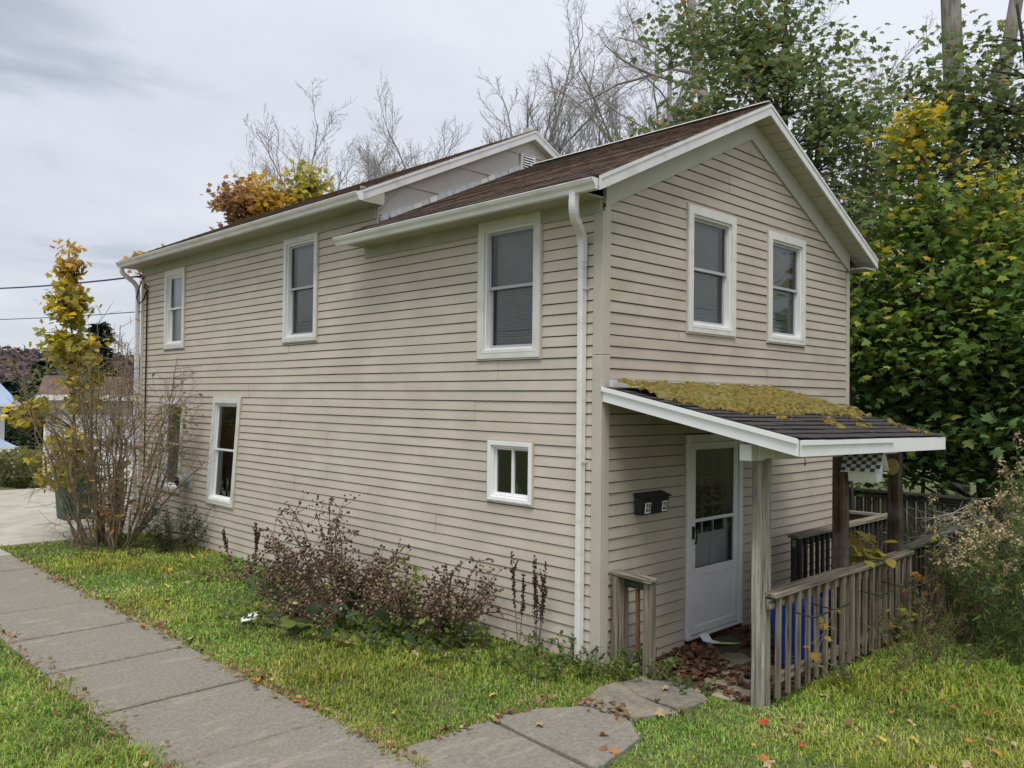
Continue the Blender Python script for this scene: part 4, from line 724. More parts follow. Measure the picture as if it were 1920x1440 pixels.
leafy('maple_sapling', 'young maple with pink orange tip and yellow green leaves beside the bare bush', (-1.12, 10.6, -.12), (-1.36, 10.66, 5.0), [((-1.34, 10.66, 4.45), (.03, .03, .72), 17), ((-1.35, 10.65, 3.8), (.26, .26, .36), 22), ((-1.3, 10.6, 3.1), (.38, .38, .45), 32), ((-1.15, 10.6, 2.4), (.36, .36, .40), 20), ((-1.95, 10.25, 2.02), (.24, .22, .2), 12), ((-1.3, 10.4, 1.35), (.5, .4, .35), 18), ((-1.5, 10.2, 1.0), (.35, .3, .2), 10)], .12, c_sap, 21, per=14, spread=.11, tr=(.028, .006), bark='stem', rmax=.012, flat=.8)
def bare(name, label, base, top, r0, seed, kids=(9, 8, 7, 5), lens=(.5, .5, .5, .55), angs=(.38, .45, .55, .7), bark='twig', group=None, gnarl=.10, start=.45, rmin=.006, upb=.25, thin=.42):
    """trunk, then kids[l] branches on each branch; lens and angs per level"""
    rng = np.random.default_rng(seed); t = empty(name, label, 'tree', group); big, fine = [], []
    def branch(p, d, L_, r_, l):
        n_ = (6, 6, 5, 4, 3)[l]; P = [p]; q = d.copy()
        for i in range(n_): q = q+rng.normal(0, gnarl*(.4 if l == 0 else 1), 3)+[0, 0, upb*.10*(l > 0)]; q /= np.linalg.norm(q); P.append(P[-1]+q*L_/n_)
        P = np.array(P); (big if l < 2 else fine).extend(poly_segs(P, r_, max(rmin*.6, r_*(.5 if l == 0 else .3))))
        if l >= len(kids): return
        for i in range(kids[l]):
            f = min(1, (start if l == 0 else .18)+(1-(start if l == 0 else .18))*(i+rng.random())/kids[l]); x = f*n_; j = min(int(x), n_-1); pt = P[j]+(P[j+1]-P[j])*(x-j); dd = P[j+1]-P[j]; dd /= np.linalg.norm(dd)
            sdv = rng.normal(0, 1, 3); sdv -= dd*(sdv@dd); sdv /= np.linalg.norm(sdv); an = angs[l]*rng.uniform(.6, 1.5); nd = dd*math.cos(an)+sdv*math.sin(an)+[0, 0, upb*.4]; nd /= np.linalg.norm(nd)
            branch(pt, nd, L_*lens[l]*rng.uniform(.7, 1.2)*(1-.4*f*(l > 0)), max(rmin, r_*thin*(1.1-.4*f)), l+1)
    base, top = np.array(base, float), np.array(top, float); d = top-base; L_ = np.linalg.norm(d); branch(base, d/L_, L_, r0, 0)
    segs_obj('trunk', big, M[bark], t, 6); segs_obj('crown', fine, M[bark], t, 3); return t
bare('bare_tree', 'leafless spreading tree behind the long roof, left of the yellow treetop', (7.9, 17.2, -.2), (8.0, 17.2, 7.0), .11, 31, kids=(11, 8, 7, 5), lens=(.58, .5, .5, .5), angs=(.62, .5, .55, .7), start=.7, rmin=.005)
bare('bare_tree', 'tall dense leafless tree standing behind the upper gable', (14.9, 16.9, -.2), (14.9, 16.9, 10.5), .2, 32, kids=(17, 9, 7, 5), lens=(.46, .5, .5, .5), angs=(.6, .5, .55, .7), start=.66, rmin=.0055, upb=.35)
bare('bare_tree', 'leafless tree between the two bare crowns behind the roof', (12.4, 20.8, -.2), (12.5, 20.8, 9.2), .14, 33, kids=(13, 9, 7, 4), lens=(.36, .5, .5, .5), angs=(.7, .5, .55, .7), start=.7, rmin=.006, upb=.3)
bare('bare_tree', 'slim leafless tree rising behind the long roof beside the upper gable', (15.2, 21.6, -.2), (15.2, 21.6, 9.8), .14, 39, kids=(13, 9, 7, 4), lens=(.38, .5, .5, .5), angs=(.65, .5, .55, .7), start=.66, rmin=.0062, upb=.3)
bare('bare_tree', 'leafless grey tree behind the upper gable, toward the green maple', (20.0, 15.0, -.2), (20.0, 15.0, 11.8), .22, 34, kids=(15, 9, 7, 4), lens=(.42, .5, .5, .5), angs=(.6, .5, .55, .7), start=.6, rmin=.0062, upb=.3)
bare('bare_tree', 'dark crooked leafless branches reaching out over the gable', (14.8, 5.6, -.2), (14.0, 5.9, 13.6), .26, 35, kids=(9, 8, 7, 5), lens=(.28, .6, .5, .5), angs=(1.25, .6, .6, .7), start=.68, bark='twig', gnarl=.24, rmin=.005, upb=.02, thin=.3)
bare('bare_tree', 'fine leafless branches against the sky above the gable roof', (14.4, 9.0, -.2), (14.0, 9.0, 13.0), .14, 38, kids=(9, 8, 7, 4), lens=(.3, .5, .5, .5), angs=(.8, .55, .6, .7), start=.7, bark='twig', gnarl=.16, rmin=.005, upb=.1, thin=.32)
bare('dead_tree', 'huge grey furrowed trunk rising behind the maples', (15.0, 1.72, -.2), (15.2, 1.35, 20), .31, 36, kids=(8, 6, 5), lens=(.16, .5, .5), angs=(.8, .6, .7), start=.8, bark='barkpale', gnarl=.08, rmin=.006, thin=.16)
bare('dead_tree', 'pale barkless trunk leaning away from the grey one', (17.3, 2.6, -.2), (18.8, 1.0, 20), .25, 37, kids=(7, 6, 5), lens=(.14, .5, .5), angs=(.8, .6, .7), start=.82, bark='barkpale', gnarl=.05, rmin=.006, thin=.14)
for i, (x, y, h) in enumerate(((24, 8, 9), (27, 2, 10), (25, -5, 8), (20, 20, 8), (24, 14, 9))):
    bare('bare_tree', ['far leafless tree behind the maple crown', 'far leafless tree behind the grey trunks', 'far leafless tree at the outer edge behind the weeds', 'far leafless tree behind the upper gable ridge', 'far leafless tree seen through the gap beside the maple'][i], (x, y, -.2), (x+.3, y, h), .22, 50+i, kids=(12, 8, 6, 4), lens=(.6, .45, .5, .5), start=.35, rmin=.010)
# ------------------------------------------------------------------ bare bush by the far corner
def bush():
    rng = np.random.default_rng(41); t = empty('bare_bush', 'large leafless multi-stemmed bush in front of the far house corner', 'bush'); S, T, LP = [], [], []
    for i in range(46):
        a = rng.uniform(0, 6.28); q = rng.uniform(0, 1)**.6; b0 = np.array([-1.12+.42*q*math.cos(a), 9.3+.60*q*math.sin(a), -.12]); sp = q*.8
        h = rng.uniform(2.2, 4.05)*(1-.27*q); tip = b0+[sp*math.cos(a)*rng.uniform(.7, 1.6)-.10, sp*math.sin(a)*rng.uniform(.7, 2.1), h]
        if tip[0] > -.12: tip[0] = -.12-rng.uniform(0, .2)
        P = bez(b0, tip, rng.normal(0, .16, 3), 9, rng); P[1:-1] += rng.normal(0, .025, (8, 3)); S += poly_segs(P, rng.uniform(.010, .024), .004)
        for j in range(2, 10):
            for _ in range(3):
                f = rng.random(); p = P[j-1]*(1-f)+P[j]*f; d = rng.normal(0, 1, 3)+[0, -.1, .45]; d /= np.linalg.norm(d); L_ = rng.uniform(.15, .6); e_ = p+d*L_
                e_[0] = min(e_[0], -.06); m_ = (p+e_)/2+rng.normal(0, .04, 3); T += [(*p, *m_, .0055, .004), (*m_, *e_, .004, .003)]
                for _ in range(2): d2 = d+rng.normal(0, .8, 3); e2 = m_+d2/np.linalg.norm(d2)*L_*rng.uniform(.3, .7); e2[0] = min(e2[0], -.05); T.append((*m_, *e2, .0035, .0025)); LP.append(e2)
    # one long low branch leaning along the wall
    P = bez((-.7, 9.0, .1), (-.25, 7.75, 1.25), np.array([0, 0, .12]), 8, rng); S += poly_segs(P, .022, .006)
    for j in range(2, 9):
        for _ in range(5): d = rng.normal(0, 1, 3)+[0, -.5, .5]; e_ = P[j]+d/np.linalg.norm(d)*rng.uniform(.2, .6); e_[0] = min(e_[0], -.06); T.append((*P[j], *e_, .005, .002)); LP.append(e_)
    for i in range(16):   # arching outer shoots toward the near side
        b0 = np.array([-.6, 9.0, rng.uniform(.8, 2.2)]); e_ = np.array([-.15-rng.uniform(0, .3), rng.uniform(7.7, 8.6), rng.uniform(1.0, 3.1)]); P = bez(b0, e_, np.array([0, 0, .25]), 7, rng); P[1:] += rng.normal(0, .03, (7, 3)); P[:, 0] = np.minimum(P[:, 0], -.05); T += poly_segs(P, .007, .003)
        for j in range(2, 8):
            for _ in range(3): d = rng.normal(0, 1, 3); q = P[j]+d/np.linalg.norm(d)*rng.uniform(.08, .3); q[0] = min(q[0], -.04); T.append((*P[j], *q, .0035, .002)); LP.append(q)
    segs_obj('stems', S, M['stem'], t, 6); segs_obj('twigs', T, M['stem'], t, 3); LP = np.array(LP); LP = LP[rng.random(len(LP)) < .17]
    v_, f_, c_ = leaves_arrays(LP, .085, pick(rng, len(LP), [((.50, .37, .07), 3), ((.34, .22, .08), 3), ((.22, .22, .06), 2)]), rng, OVAL, OVAL_F, 1.0, .6)
    lo = rng.normal(0, 1, (26, 3))*[.12, .2, .16]+[-1.12, 8.95, .42]; v2, f2, c2 = leaves_arrays(lo, .10, pick(rng, 26, [((.58, .30, .03), 2), ((.55, .22, .05), 1)]), rng); V, F, C = joinA([(v_, f_, c_), (v2, f2, c2)]); np_mesh('leaves', V, F, M['leaf'], t, C)
bush()
def fluffy(name, label, x, y, n_, h, rad, pal, seed, leafn=9, size=.05, cat='plant', group=None, heads=None, stemm='stem', tilt=(0, 0), shape=(LANCE, LANCE_F), flat=.8, z0=None, stem_r=.004):
    """many-stemmed weed: stems, leaves along them and optional seed heads"""
    rng = np.random.default_rng(seed); t = empty(name, label, cat, group); S, LP, HP = [], [], []
    for i in range(n_):
        a = rng.uniform(0, 6.28); q = rng.random()**.5*rad; bx_, by_ = x+q*math.cos(a)*.6, y+q*math.sin(a)*.6; zb = float(hgt(bx_, by_)) if z0 is None else z0
        b0 = np.array([bx_, by_, zb]); e_ = b0+[q*math.cos(a)*.9+tilt[0]*rng.uniform(.3, 1.2), q*math.sin(a)*.9+tilt[1]*rng.uniform(.3, 1.2), h*rng.uniform(.55, 1.05)]
        P = bez(b0, e_, rng.normal(0, .05, 3)+[0, 0, h*.1], 6, rng); S += poly_segs(P, stem_r, .002)
        for k in range(leafn): f = rng.uniform(.1, 1)*6; j = min(int(f), 5); LP.append(P[j]+(P[j+1]-P[j])*(f-j))
        HP.append((P[-1], P[-1]-P[-2]))
    segs_obj('stems', S, M[stemm], t, 3); LP = np.array(LP); parts = [leaves_arrays(LP, size, pick(rng, len(LP), pal), rng, shape[0], shape[1], flat, .3)]
    V, F, C = joinA(parts); np_mesh('foliage', V, F, M['leaf'], t, C)
    if heads:
        parts = []
        for p, d in HP:
            for br in range(2):
                m_ = 30; f = rng.random(m_); hd = rng.normal(0, 1, 3)*[.09, .09, .02]; Q = p+np.array([0, 0, -.07*br])+hd*f[:, None]+np.array([0, 0, .07])*np.sin(f*2.4)[:, None]+rng.normal(0, .011, (m_, 3)); parts.append(leaves_arrays(Q, .032, pick(rng, m_, heads), rng, OVAL, OVAL_F, 1.0))
        V, F, C = joinA(parts); np_mesh('seed_heads', V, F, M['dry'], t, C)['kind'] = 'stuff'
    return t
GP_ = [((.09, .155, .045), 3), ((.125, .19, .05), 3), ((.2, .21, .065), 1)]; HD = [((.44, .35, .21), 3), ((.52, .42, .27), 2), ((.30, .24, .12), 2)]
for i, (x, y, n_, h, r_, lab) in enumerate(((3.55, -2.10, 22, 1.42, .34, 'goldenrod with beige seed plumes before the ramp railing'), (3.55, -2.62, 20, 2.0, .28, 'tallest goldenrod with drooping pale plumes at the picture edge'), (2.95, -2.55, 24, 1.25, .34, 'low bushy goldenrod with pale plumes over the grass'), (4.3, -2.35, 22, 1.55, .4, 'goldenrod clump behind the tallest plume'), (3.6, -3.0, 18, 1.25, .3, 'goldenrod clump with pale plumes, outermost over the grass'), (4.6, -1.85, 20, 1.1, .4, 'goldenrod clump half hidden behind the beige plumes'))):
    fluffy('goldenrod', lab, x, y, n_, h, r_, GP_, 60+i, 44, .115, 'plant', 'goldenrod beyond the porch', HD, tilt=(-.12, -.03))
DB = [((.2, .155, .075), 3), ((.24, .18, .10), 3), ((.13, .135, .05), 2), ((.33, .26, .10), 1)]
for i, (x, y, n_, h, r_, lab) in enumerate(((2.5, -1.80, 34, .62, .55, 'tangled brown weeds at the foot of the outer porch railing'), (1.5, -1.72, 26, .30, .5, 'low dry weeds at the foot of the porch railing'), (3.3, -1.78, 40, .95, .5, 'tangle of dry weeds at the outer porch post'), (4.2, -1.72, 40, 1.05, .55, 'dry thicket before the mossy ramp railing'), (2.4, -2.15, 24, .4, .5, 'green and brown weeds edging the lawn by the railing'))):
    fluffy('dry_weeds', lab, x, y, n_, h, r_, DB+GP_[:2], 70+i, 20, .075, 'weeds', 'weeds along the porch railing', stem_r=.004)
rng = np.random.default_rng(80); t = empty('dead_branch', 'pale dead branches poking out beside the outer porch post', 'branch'); S = []
for i in range(9):
    p = np.array([4.8, -1.72, .78+.05*i]); e_ = np.array([3.42+rng.uniform(-.1, .3), -1.6+rng.uniform(-.1, .15), .72+rng.uniform(-.15, .42)]); P = bez(p, e_, rng.normal(0, .08, 3), 7, rng); S += poly_segs(P, .008, .003)
    for j in range(3, 8): d = rng.normal(0, 1, 3); S.append((*P[j], *(P[j]+d*.11), .003, .002))
segs_obj('branches', S, M['barkpale'], t, 4)
t = empty('yellow_plant', 'big yellow leaved plant between the two brown porch posts', 'plant'); P = []; S = []
for i in range(70): a = rng.uniform(0, 6.28); q = rng.uniform(.05, .36); P.append((2.50+q*math.cos(a), -1.40+q*math.sin(a)*.6, .84+rng.uniform(-.12, .18)-q*.25)); S += poly_segs(bez((2.5, -1.36, -.2), P[-1], np.array([0, 0, .15]), 5, rng), .006, .003)
segs_obj('stems', S, M['stem'], t, 4); v_, f_, c_ = leaves_arrays(np.array(P), .15, pick(rng, 70, [((.45, .40, .09), 3), ((.55, .42, .08), 2), ((.36, .36, .1), 2)]), rng, OVAL*[1.25, 1, 1], OVAL_F, .45, .35); np_mesh('leaves', v_, f_, M['leaf'], t, c_)
for i, (x, y, z, lab) in enumerate(((3.75, -1.62, .78, 'sprig of lime green leaves before the mossy ramp railing'), (1.2, -1.56, .3, 'yellow leafed vine sprig on the porch railing near the pale post'), (3.25, -1.66, .45, 'orange maple sprig at the outer porch post'), (2.9, -1.62, .15, 'yellowing sprig low on the outer porch railing'))):
    n_ = 12; Q = rng.normal(0, 1, (n_, 3))*[.22, .05, .12]+[x, y, z]; t = empty('leafy_sprig', lab, 'plant', 'sprigs on the railing'); segs_obj('stem', poly_segs(bez((x, y, -.15), (x, y, z), rng.normal(0, .05, 3), 5, rng), .005, .003)+[(x, y, z, *q, .003, .002) for q in Q], M['stem'], t, 4)
    v_, f_, c_ = leaves_arrays(Q, .085, pick(rng, n_, [((.36, .40, .05), 3), ((.42, .30, .06), 1)] if i in (0, 3) else [((.42, .30, .05), 3), ((.45, .20, .06), 1)] if i == 1 else [((.5, .2, .05), 3), ((.4, .28, .06), 1)]), rng); np_mesh('leaves', v_, f_, M['leaf'], t, c_)
# ------------------------------------------------------------------ dead burdock and dock along the long wall
BUR = np.array([(0, 0, 1), (.94, 0, .33), (-.47, .82, .33), (-.47, -.82, .33), (0, 0, -1), (-.94, 0, -.33), (.47, .82, -.33), (.47, -.82, -.33)], float); BUR_F = np.array([(0, 1, 6), (0, 6, 2), (0, 2, 5), (0, 5, 3), (0, 3, 7), (0, 7, 1), (4, 6, 1), (4, 2, 6), (4, 5, 2), (4, 3, 5), (4, 7, 3), (4, 1, 7)])
BRN = [((.15, .10, .062), 3), ((.225, .155, .098), 3), ((.08, .055, .038), 3), ((.32, .24, .155), 1)]
def burdock(label, x, y, n_, h, rad, seed, burs=14, lean=(0, 0), big=6):
    rng = np.random.default_rng(seed); t = empty('dead_burdock', label, 'weeds', 'dead burdock along the wall'); S, B, LPp = [], [], []
    for i in range(n_):
        a = rng.uniform(0, 6.28); q = rng.random()**.5*rad; b0 = np.array([x+.3*q*math.cos(a), y+.3*q*math.sin(a), -.12]); e_ = b0+[q*math.cos(a)*1.0+lean[0], q*math.sin(a)*1.25+lean[1], h*rng.uniform(.35, 1.0)]
        e_[0] = min(e_[0], -.08); P = bez(b0, e_, rng.normal(0, .10, 3)+[0, 0, .24*h], 7, rng); S += poly_segs(P, .011, .004)
        for k in range(burs):
            f = rng.uniform(.25, 1)*7; j = min(int(f), 6); p = P[j]+(P[j+1]-P[j])*(f-j); d = rng.normal(0, 1, 3)+[0, 0, .5]; L_ = rng.uniform(.05, .26); q2 = p+d/np.linalg.norm(d)*L_; q2[0] = min(q2[0], -.05); q2[2] = max(q2[2], -.05); S.append((*p, *q2, .0035, .002))
            for _ in range(3): B.append(q2+rng.normal(0, .025, 3))
            (rng.random() < .42) and LPp.append((p+q2)/2)
    segs_obj('stems', S, M['deadstem'], t, 4); B = np.array(B); B[:, 0] = np.minimum(B[:, 0], -.04); s = rng.uniform(.010, .021, len(B)); V = (B[:, None]+BUR[None]*s[:, None, None]).reshape(-1, 3); F = ((np.arange(len(B))*8)[:, None, None]+BUR_F[None]).reshape(-1, 3)
    np_mesh('burs', V, F, M['dry'], t, np.repeat(pick(rng, len(B), BRN, .3), 8, 0))['kind'] = 'stuff'; L1 = leaves_arrays(np.array(LPp), .075, pick(rng, len(LPp), BRN, .3), rng, LANCE*[2.0, 1, 1], LANCE_F, 1.2, .8); parts = [L1]; V, F, C = joinA(parts); np_mesh('dry_leaves', V, F, M['dry'], t, C)
    if big:
        big *= 2; Q = rng.normal(0, 1, (big, 3))*[.25, .40, .08]+[x-.22, y, .08]; Q[:, 0] = np.minimum(Q[:, 0], -.2); v_, f_, c_ = leaves_arrays(Q, .19, pick(rng, big, [((.08, .13, .065), 3), ((.10, .16, .07), 2), ((.24, .29, .07), 1)]), rng, BROAD, MAPLE_F, .55, .6); np_mesh('broad_leaves', v_, f_, M['leaf'], t, c_)
burdock('tallest dead brown burdock mass against the long wall', -.62, 3.30, 19, 1.18, .66, 91, 15, (.0, .1), 9); burdock('dead burdock sprawling low over the lawn, middle of the weed bed', -1.0, 2.75, 18, .60, .66, 92, 15, (-.1, 0), 8)
burdock('dead burdock at the far side of the weed bed', -.78, 4.15, 14, .72, .55, 93, 12, (0, .1), 5); burdock('dead burdock mixed with green shoots, nearest the small window', -.62, 2.0, 15, .72, .55, 94, 13, (0, -.15), 5); burdock('thin dead burdock leaning toward the downspout', -.42, 1.65, 10, .82, .4, 95, 10, (-.05, -.35), 2)
def dock(label, x, y, h, seed, n_=3, lean=(0, 0)):
    rng = np.random.default_rng(seed); t = empty('dock_stalk', label, 'weed', 'dry dock stalks along the wall'); S, B = [], []
    for i in range(n_):
        b0 = np.array([x, y, -.12]); e_ = b0+[rng.normal(0, .02)+lean[0], rng.normal(0, .06)+lean[1], h*rng.uniform(.75, 1)]; P = bez(b0, e_, rng.normal(0, .02, 3), 8, rng); P[:, 0] = np.minimum(P[:, 0], -.04); S += poly_segs(P, .006, .0025)
        for k in range(80): f = rng.uniform(.42, 1)*8; j = min(int(f), 7); B.append(P[j]+(P[j+1]-P[j])*(f-j)+rng.normal(0, .009, 3))
        for k in range(3):
            p = P[4+k]; e2 = p+[0, rng.normal(0, .06), rng.uniform(.12, .22)]; S.append((*p, *e2, .003, .002)); B += [p+(e2-p)*u+rng.normal(0, .006, 3) for u in np.linspace(.2, 1, 16)]
    segs_obj('stem', S, M['deadstem'], t, 4)['kind'] = 'stuff'; B = np.array(B); B[:, 0] = np.minimum(B[:, 0], -.035); s = rng.uniform(.005, .011, len(B)); np_mesh('seeds', (B[:, None]+BUR[None]*s[:, None, None]).reshape(-1, 3), ((np.arange(len(B))*8)[:, None, None]+BUR_F[None]).reshape(-1, 3), M['dry'], t, np.repeat(pick(rng, len(B), [((.045, .025, .02), 3), ((.08, .045, .035), 2)]), 8, 0))['kind'] = 'stuff'
dock('dark dock stalk beside the downspout, the bushier one', -.17, .62, .98, 101, 4); dock('thin dark dock stalk, second from the downspout', -.17, .86, 1.0, 102, 2); dock('dark dock stalk under the leaning window', -.25, 6.0, .72, 103, 3); dock('short dock stalk at the far edge of the weed bed', -.25, 6.75, .5, 104, 2, (0, .2)); dock('dock stalk leaning over the lawn toward the corner', -.40, 1.0, .75, 105, 2, (-.05, .95))
YG = [((.2, .27, .05), 3), ((.28, .33, .06), 2), ((.12, .19, .045), 2)]
fluffy('nettle_shoots', 'light green nettle shoots among the dead burdock', -.45, 2.35, 12, .75, .45, YG, 111, 16, .085, 'weeds', shape=(OVAL, OVAL_F)); fluffy('nettle_shoots', 'green shoots at the near side of the weed bed', -.5, 1.55, 14, .42, .4, YG, 112, 16, .075, 'weeds', shape=(OVAL, OVAL_F))
fluffy('green_weeds', 'leafy green weeds under the tallest dead burdock', -.95, 3.2, 46, .30, .75, GP_+YG[:1], 119, 16, .075, 'weeds', shape=(OVAL, OVAL_F)); fluffy('green_weeds', 'leafy green weeds under the burdock nearest the small window', -.75, 2.0, 40, .26, .65, GP_+YG[:1], 122, 16, .07, 'weeds', shape=(OVAL, OVAL_F)); fluffy('green_weeds', 'low green weeds between the dock stalks and the weed bed', -.45, 1.0, 40, .2, .55, GP_+YG[:1], 123, 14, .055, 'weeds', shape=(OVAL, OVAL_F))
fluffy('corner_weeds', 'leafy green weeds at the foot of the downspout', -.28, .15, 36, .30, .42, GP_+YG[:1], 113, 20, .05, 'weeds', shape=(OVAL, OVAL_F)); fluffy('corner_weeds', 'leafy green weeds at the foot of the corner railing', .12, -.36, 30, .24, .32, GP_+YG[:1], 114, 20, .045, 'weeds', shape=(OVAL, OVAL_F)); fluffy('corner_weeds', 'small green weeds between path and patio', .22, -.85, 16, .14, .25, GP_, 115, 14, .04, 'weeds', shape=(OVAL, OVAL_F))
fluffy('small_yew', 'feathery dark green shrub by the wall under the leaning window', -.45, 8.2, 46, .75, .42, [((.04, .06, .03), 3), ((.065, .08, .04), 2)], 116, 46, .075, 'shrub'); fluffy('ground_weeds', 'low dark weeds under the bare bush', -.95, 8.7, 60, .22, .9, GP_+DB[:1], 117, 14, .05, 'weeds', shape=(OVAL, OVAL_F)); fluffy('ground_weeds', 'low dark weeds along the base of the long wall', -.35, 5.3, 60, .18, .7, GP_+DB[:1], 118, 14, .05, 'weeds', shape=(OVAL, OVAL_F))

# ------------------------------------------------------------------ grass
def inside(P, poly):
    x, y = P[:, 0], P[:, 1]; r_ = np.zeros(len(P), bool); n_ = len(poly)
    for i in range(n_):
        (x0, y0), (x1, y1) = poly[i], poly[(i+1) % n_]; c = ((y0 > y) != (y1 > y)) & (x < (x1-x0)*(y-y0)/(y1-y0+1e-12)+x0); r_ ^= c
    return r_
rng = np.random.default_rng(200)
def lawn_pts(n_):
    P = rng.uniform((-7.5, -5.5), (7.5, 11.0), (n_, 2)); d = np.hypot(P[:, 0]-CAM_P.x, P[:, 1]-CAM_P.y); keep = rng.random(n_) < np.clip((5.0/np.maximum(d, 3.0))**1.6, .0, 1)
    P = P[keep]; w = .05*np.sin(P[:, 1]*5.1)+.035*np.sin(P[:, 1]*13.7+1); ex = rng.exponential(.035, len(P))
    bad = (P[:, 0] > SWL+.04+w+ex) & (P[:, 0] < SWR-.03+w*.8-ex) & (P[:, 1] < 10.25)
    for S_ in (S1, S2): c = np.mean(S_, 0); bad |= inside(P, [tuple(c+(np.array(q)-c)*.96) for q in S_])
    bad |= (P[:, 0] > -.03) & (P[:, 1] > -.01); bad |= (P[:, 0] > .12) & (P[:, 0] < 5) & (P[:, 1] > -1.42) & (P[:, 1] < .1); bad |= P[:, 1] > 10.22
    P = P[~bad]; th = np.array([mnoise.fractal(Vector((p[0]*1.7, p[1]*1.7, 13.3)), 1, 2, 2) for p in P]); return P[rng.random(len(P)) < np.clip(1.05-1.2*np.maximum(th, 0), .5, 1)]
P = lawn_pts(1500000); n_ = len(P); print('blades', n_)
den = np.array([mnoise.noise(Vector((p[0]*.9, p[1]*.9, 4.4))) for p in P[:, :]]) if n_ < 400000 else np.zeros(n_)
big = .5+.5*np.sin(P[:, 0]*1.7+np.sin(P[:, 1]*1.3)*1.5)*np.sin(P[:, 1]*1.1+.8*np.sin(P[:, 0]*2.1))
L_ = rng.uniform(.025, .07, n_)*(1+.5*den); tall = ((P[:, 0] > 1.0) & (P[:, 1] < -1.6)); L_[tall] *= 1.9; L_[(P[:, 0] < -3.6)] *= 1.3
tus = np.array([mnoise.noise(Vector((p[0]*2.6, p[1]*2.6, 9.1))) for p in P]) > .38; L_[tus] *= 1.6
a = rng.uniform(0, 2*np.pi, n_); lean = rng.uniform(.35, 1.12, n_)*L_; dx, dy = np.cos(a)*lean, np.sin(a)*lean; w = rng.uniform(.0022, .0042, n_)*np.clip(np.hypot(P[:, 0]-CAM_P.x, P[:, 1]-CAM_P.y)/5, 1, 2.4); px_, py_ = -np.sin(a)*w, np.cos(a)*w
Z = hgt(P[:, 0], P[:, 1])-.004; V = np.empty((n_, 5, 3))
V[:, 0] = np.stack([P[:, 0]-px_, P[:, 1]-py_, Z], 1); V[:, 1] = np.stack([P[:, 0]+px_, P[:, 1]+py_, Z], 1); mx_, my_, mz_ = P[:, 0]+dx*.35, P[:, 1]+dy*.35, Z+L_*.62
V[:, 2] = np.stack([mx_+px_*.8, my_+py_*.8, mz_], 1); V[:, 3] = np.stack([mx_-px_*.8, my_-py_*.8, mz_], 1); V[:, 4] = np.stack([P[:, 0]+dx, P[:, 1]+dy, Z+np.sqrt(np.maximum(L_**2-lean**2*.7, 0))*.92], 1)
F = (np.arange(n_)*5)[:, None, None]+np.array([(0, 1, 2), (0, 2, 3), (3, 2, 4)])[None]
gcol = pick(rng, n_, [((.20, .30, .04), 4), ((.27, .37, .052), 4), ((.14, .235, .035), 3), ((.38, .40, .09), 1.2)], .2); dryc = pick(rng, n_, [((.42, .36, .15), 3), ((.48, .41, .21), 1)], .2)
lowf = np.array([mnoise.fractal(Vector((p[0]*.8, p[1]*.8, 21.4)), 1, 2, 3) for p in P]); gcol *= np.clip(1.12+.55*lowf, .7, 1.5)[:, None]; gcol[:, 0] *= np.clip(1.05+.5*den, .75, 1.45)
edge = np.minimum(np.abs(P[:, 0]-SWR), np.abs(P[:, 0]-SWL)); pd = .06+.35*np.exp(-edge/.12)*(P[:, 1] < 10)+np.clip(lowf*.6-.1, 0, .3)+.12*(big > .75); isd = rng.random(n_) < pd; gcol[isd] = dryc[isd]
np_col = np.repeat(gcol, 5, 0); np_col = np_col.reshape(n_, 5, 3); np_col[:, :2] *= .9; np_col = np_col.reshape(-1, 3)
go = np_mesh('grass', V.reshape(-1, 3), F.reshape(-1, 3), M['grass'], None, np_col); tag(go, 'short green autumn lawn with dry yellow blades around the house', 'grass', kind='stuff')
# clover and broadleaf ground cover
Q = lawn_pts(160000); Q = Q[rng.random(len(Q)) < .45]; nz = np.array([mnoise.noise(Vector((q[0]*1.4, q[1]*1.4, 2.2))) for q in Q]); near = np.exp(-np.abs(Q[:, 0]+.15)/.5)*(Q[:, 1] > -.4)+np.exp(-np.hypot(Q[:, 0]-.2, Q[:, 1]+.4)/.4)
Q = Q[(nz > .16) | (rng.random(len(Q)) < near)]; Q3 = np.column_stack([Q, hgt(Q[:, 0], Q[:, 1])+rng.uniform(.01, .06, len(Q))]); v_, f_, c_ = leaves_arrays(Q3, .028, pick(rng, len(Q3), [((.08, .15, .04), 3), ((.12, .2, .05), 3), ((.17, .23, .06), 1)]), rng, OVAL*[1.8, 1, 1], OVAL_F, .4, .1); tag(np_mesh('ground_cover', v_, f_, M['leaf'], None, c_), 'low clover and broadleaf weeds in the lawn', 'ground cover', kind='stuff')
# dry clippings on the sidewalk
Q = np.concatenate([np.column_stack([rng.uniform(SWL, SWR, 420), np.repeat(js[3:10], 60)+rng.normal(0, .05, 420)*np.abs(rng.normal(0, 1, 420))]), np.column_stack([SWL+np.abs(rng.normal(0, .10, 900)), rng.uniform(-1.5, 9, 900)]), np.column_stack([SWR-rng.normal(.02, .06, 800), rng.uniform(-.4, 9, 800)])]); keepq = rng.random(len(Q)) < .8; Q = Q[keepq]
v_, f_, c_ = leaves_arrays(np.column_stack([Q, np.full(len(Q), -.072)]), .085, pick(rng, len(Q), [((.36, .28, .15), 3), ((.28, .2, .1), 2), ((.42, .34, .2), 2)]), rng, LANCE*[.22, 1, 1], LANCE_F, .12, 0); tag(np_mesh('dry_clippings', v_, f_, M['dry'], None, c_), 'dry straw clippings caught in the sidewalk joints and edges', 'straw', kind='stuff')
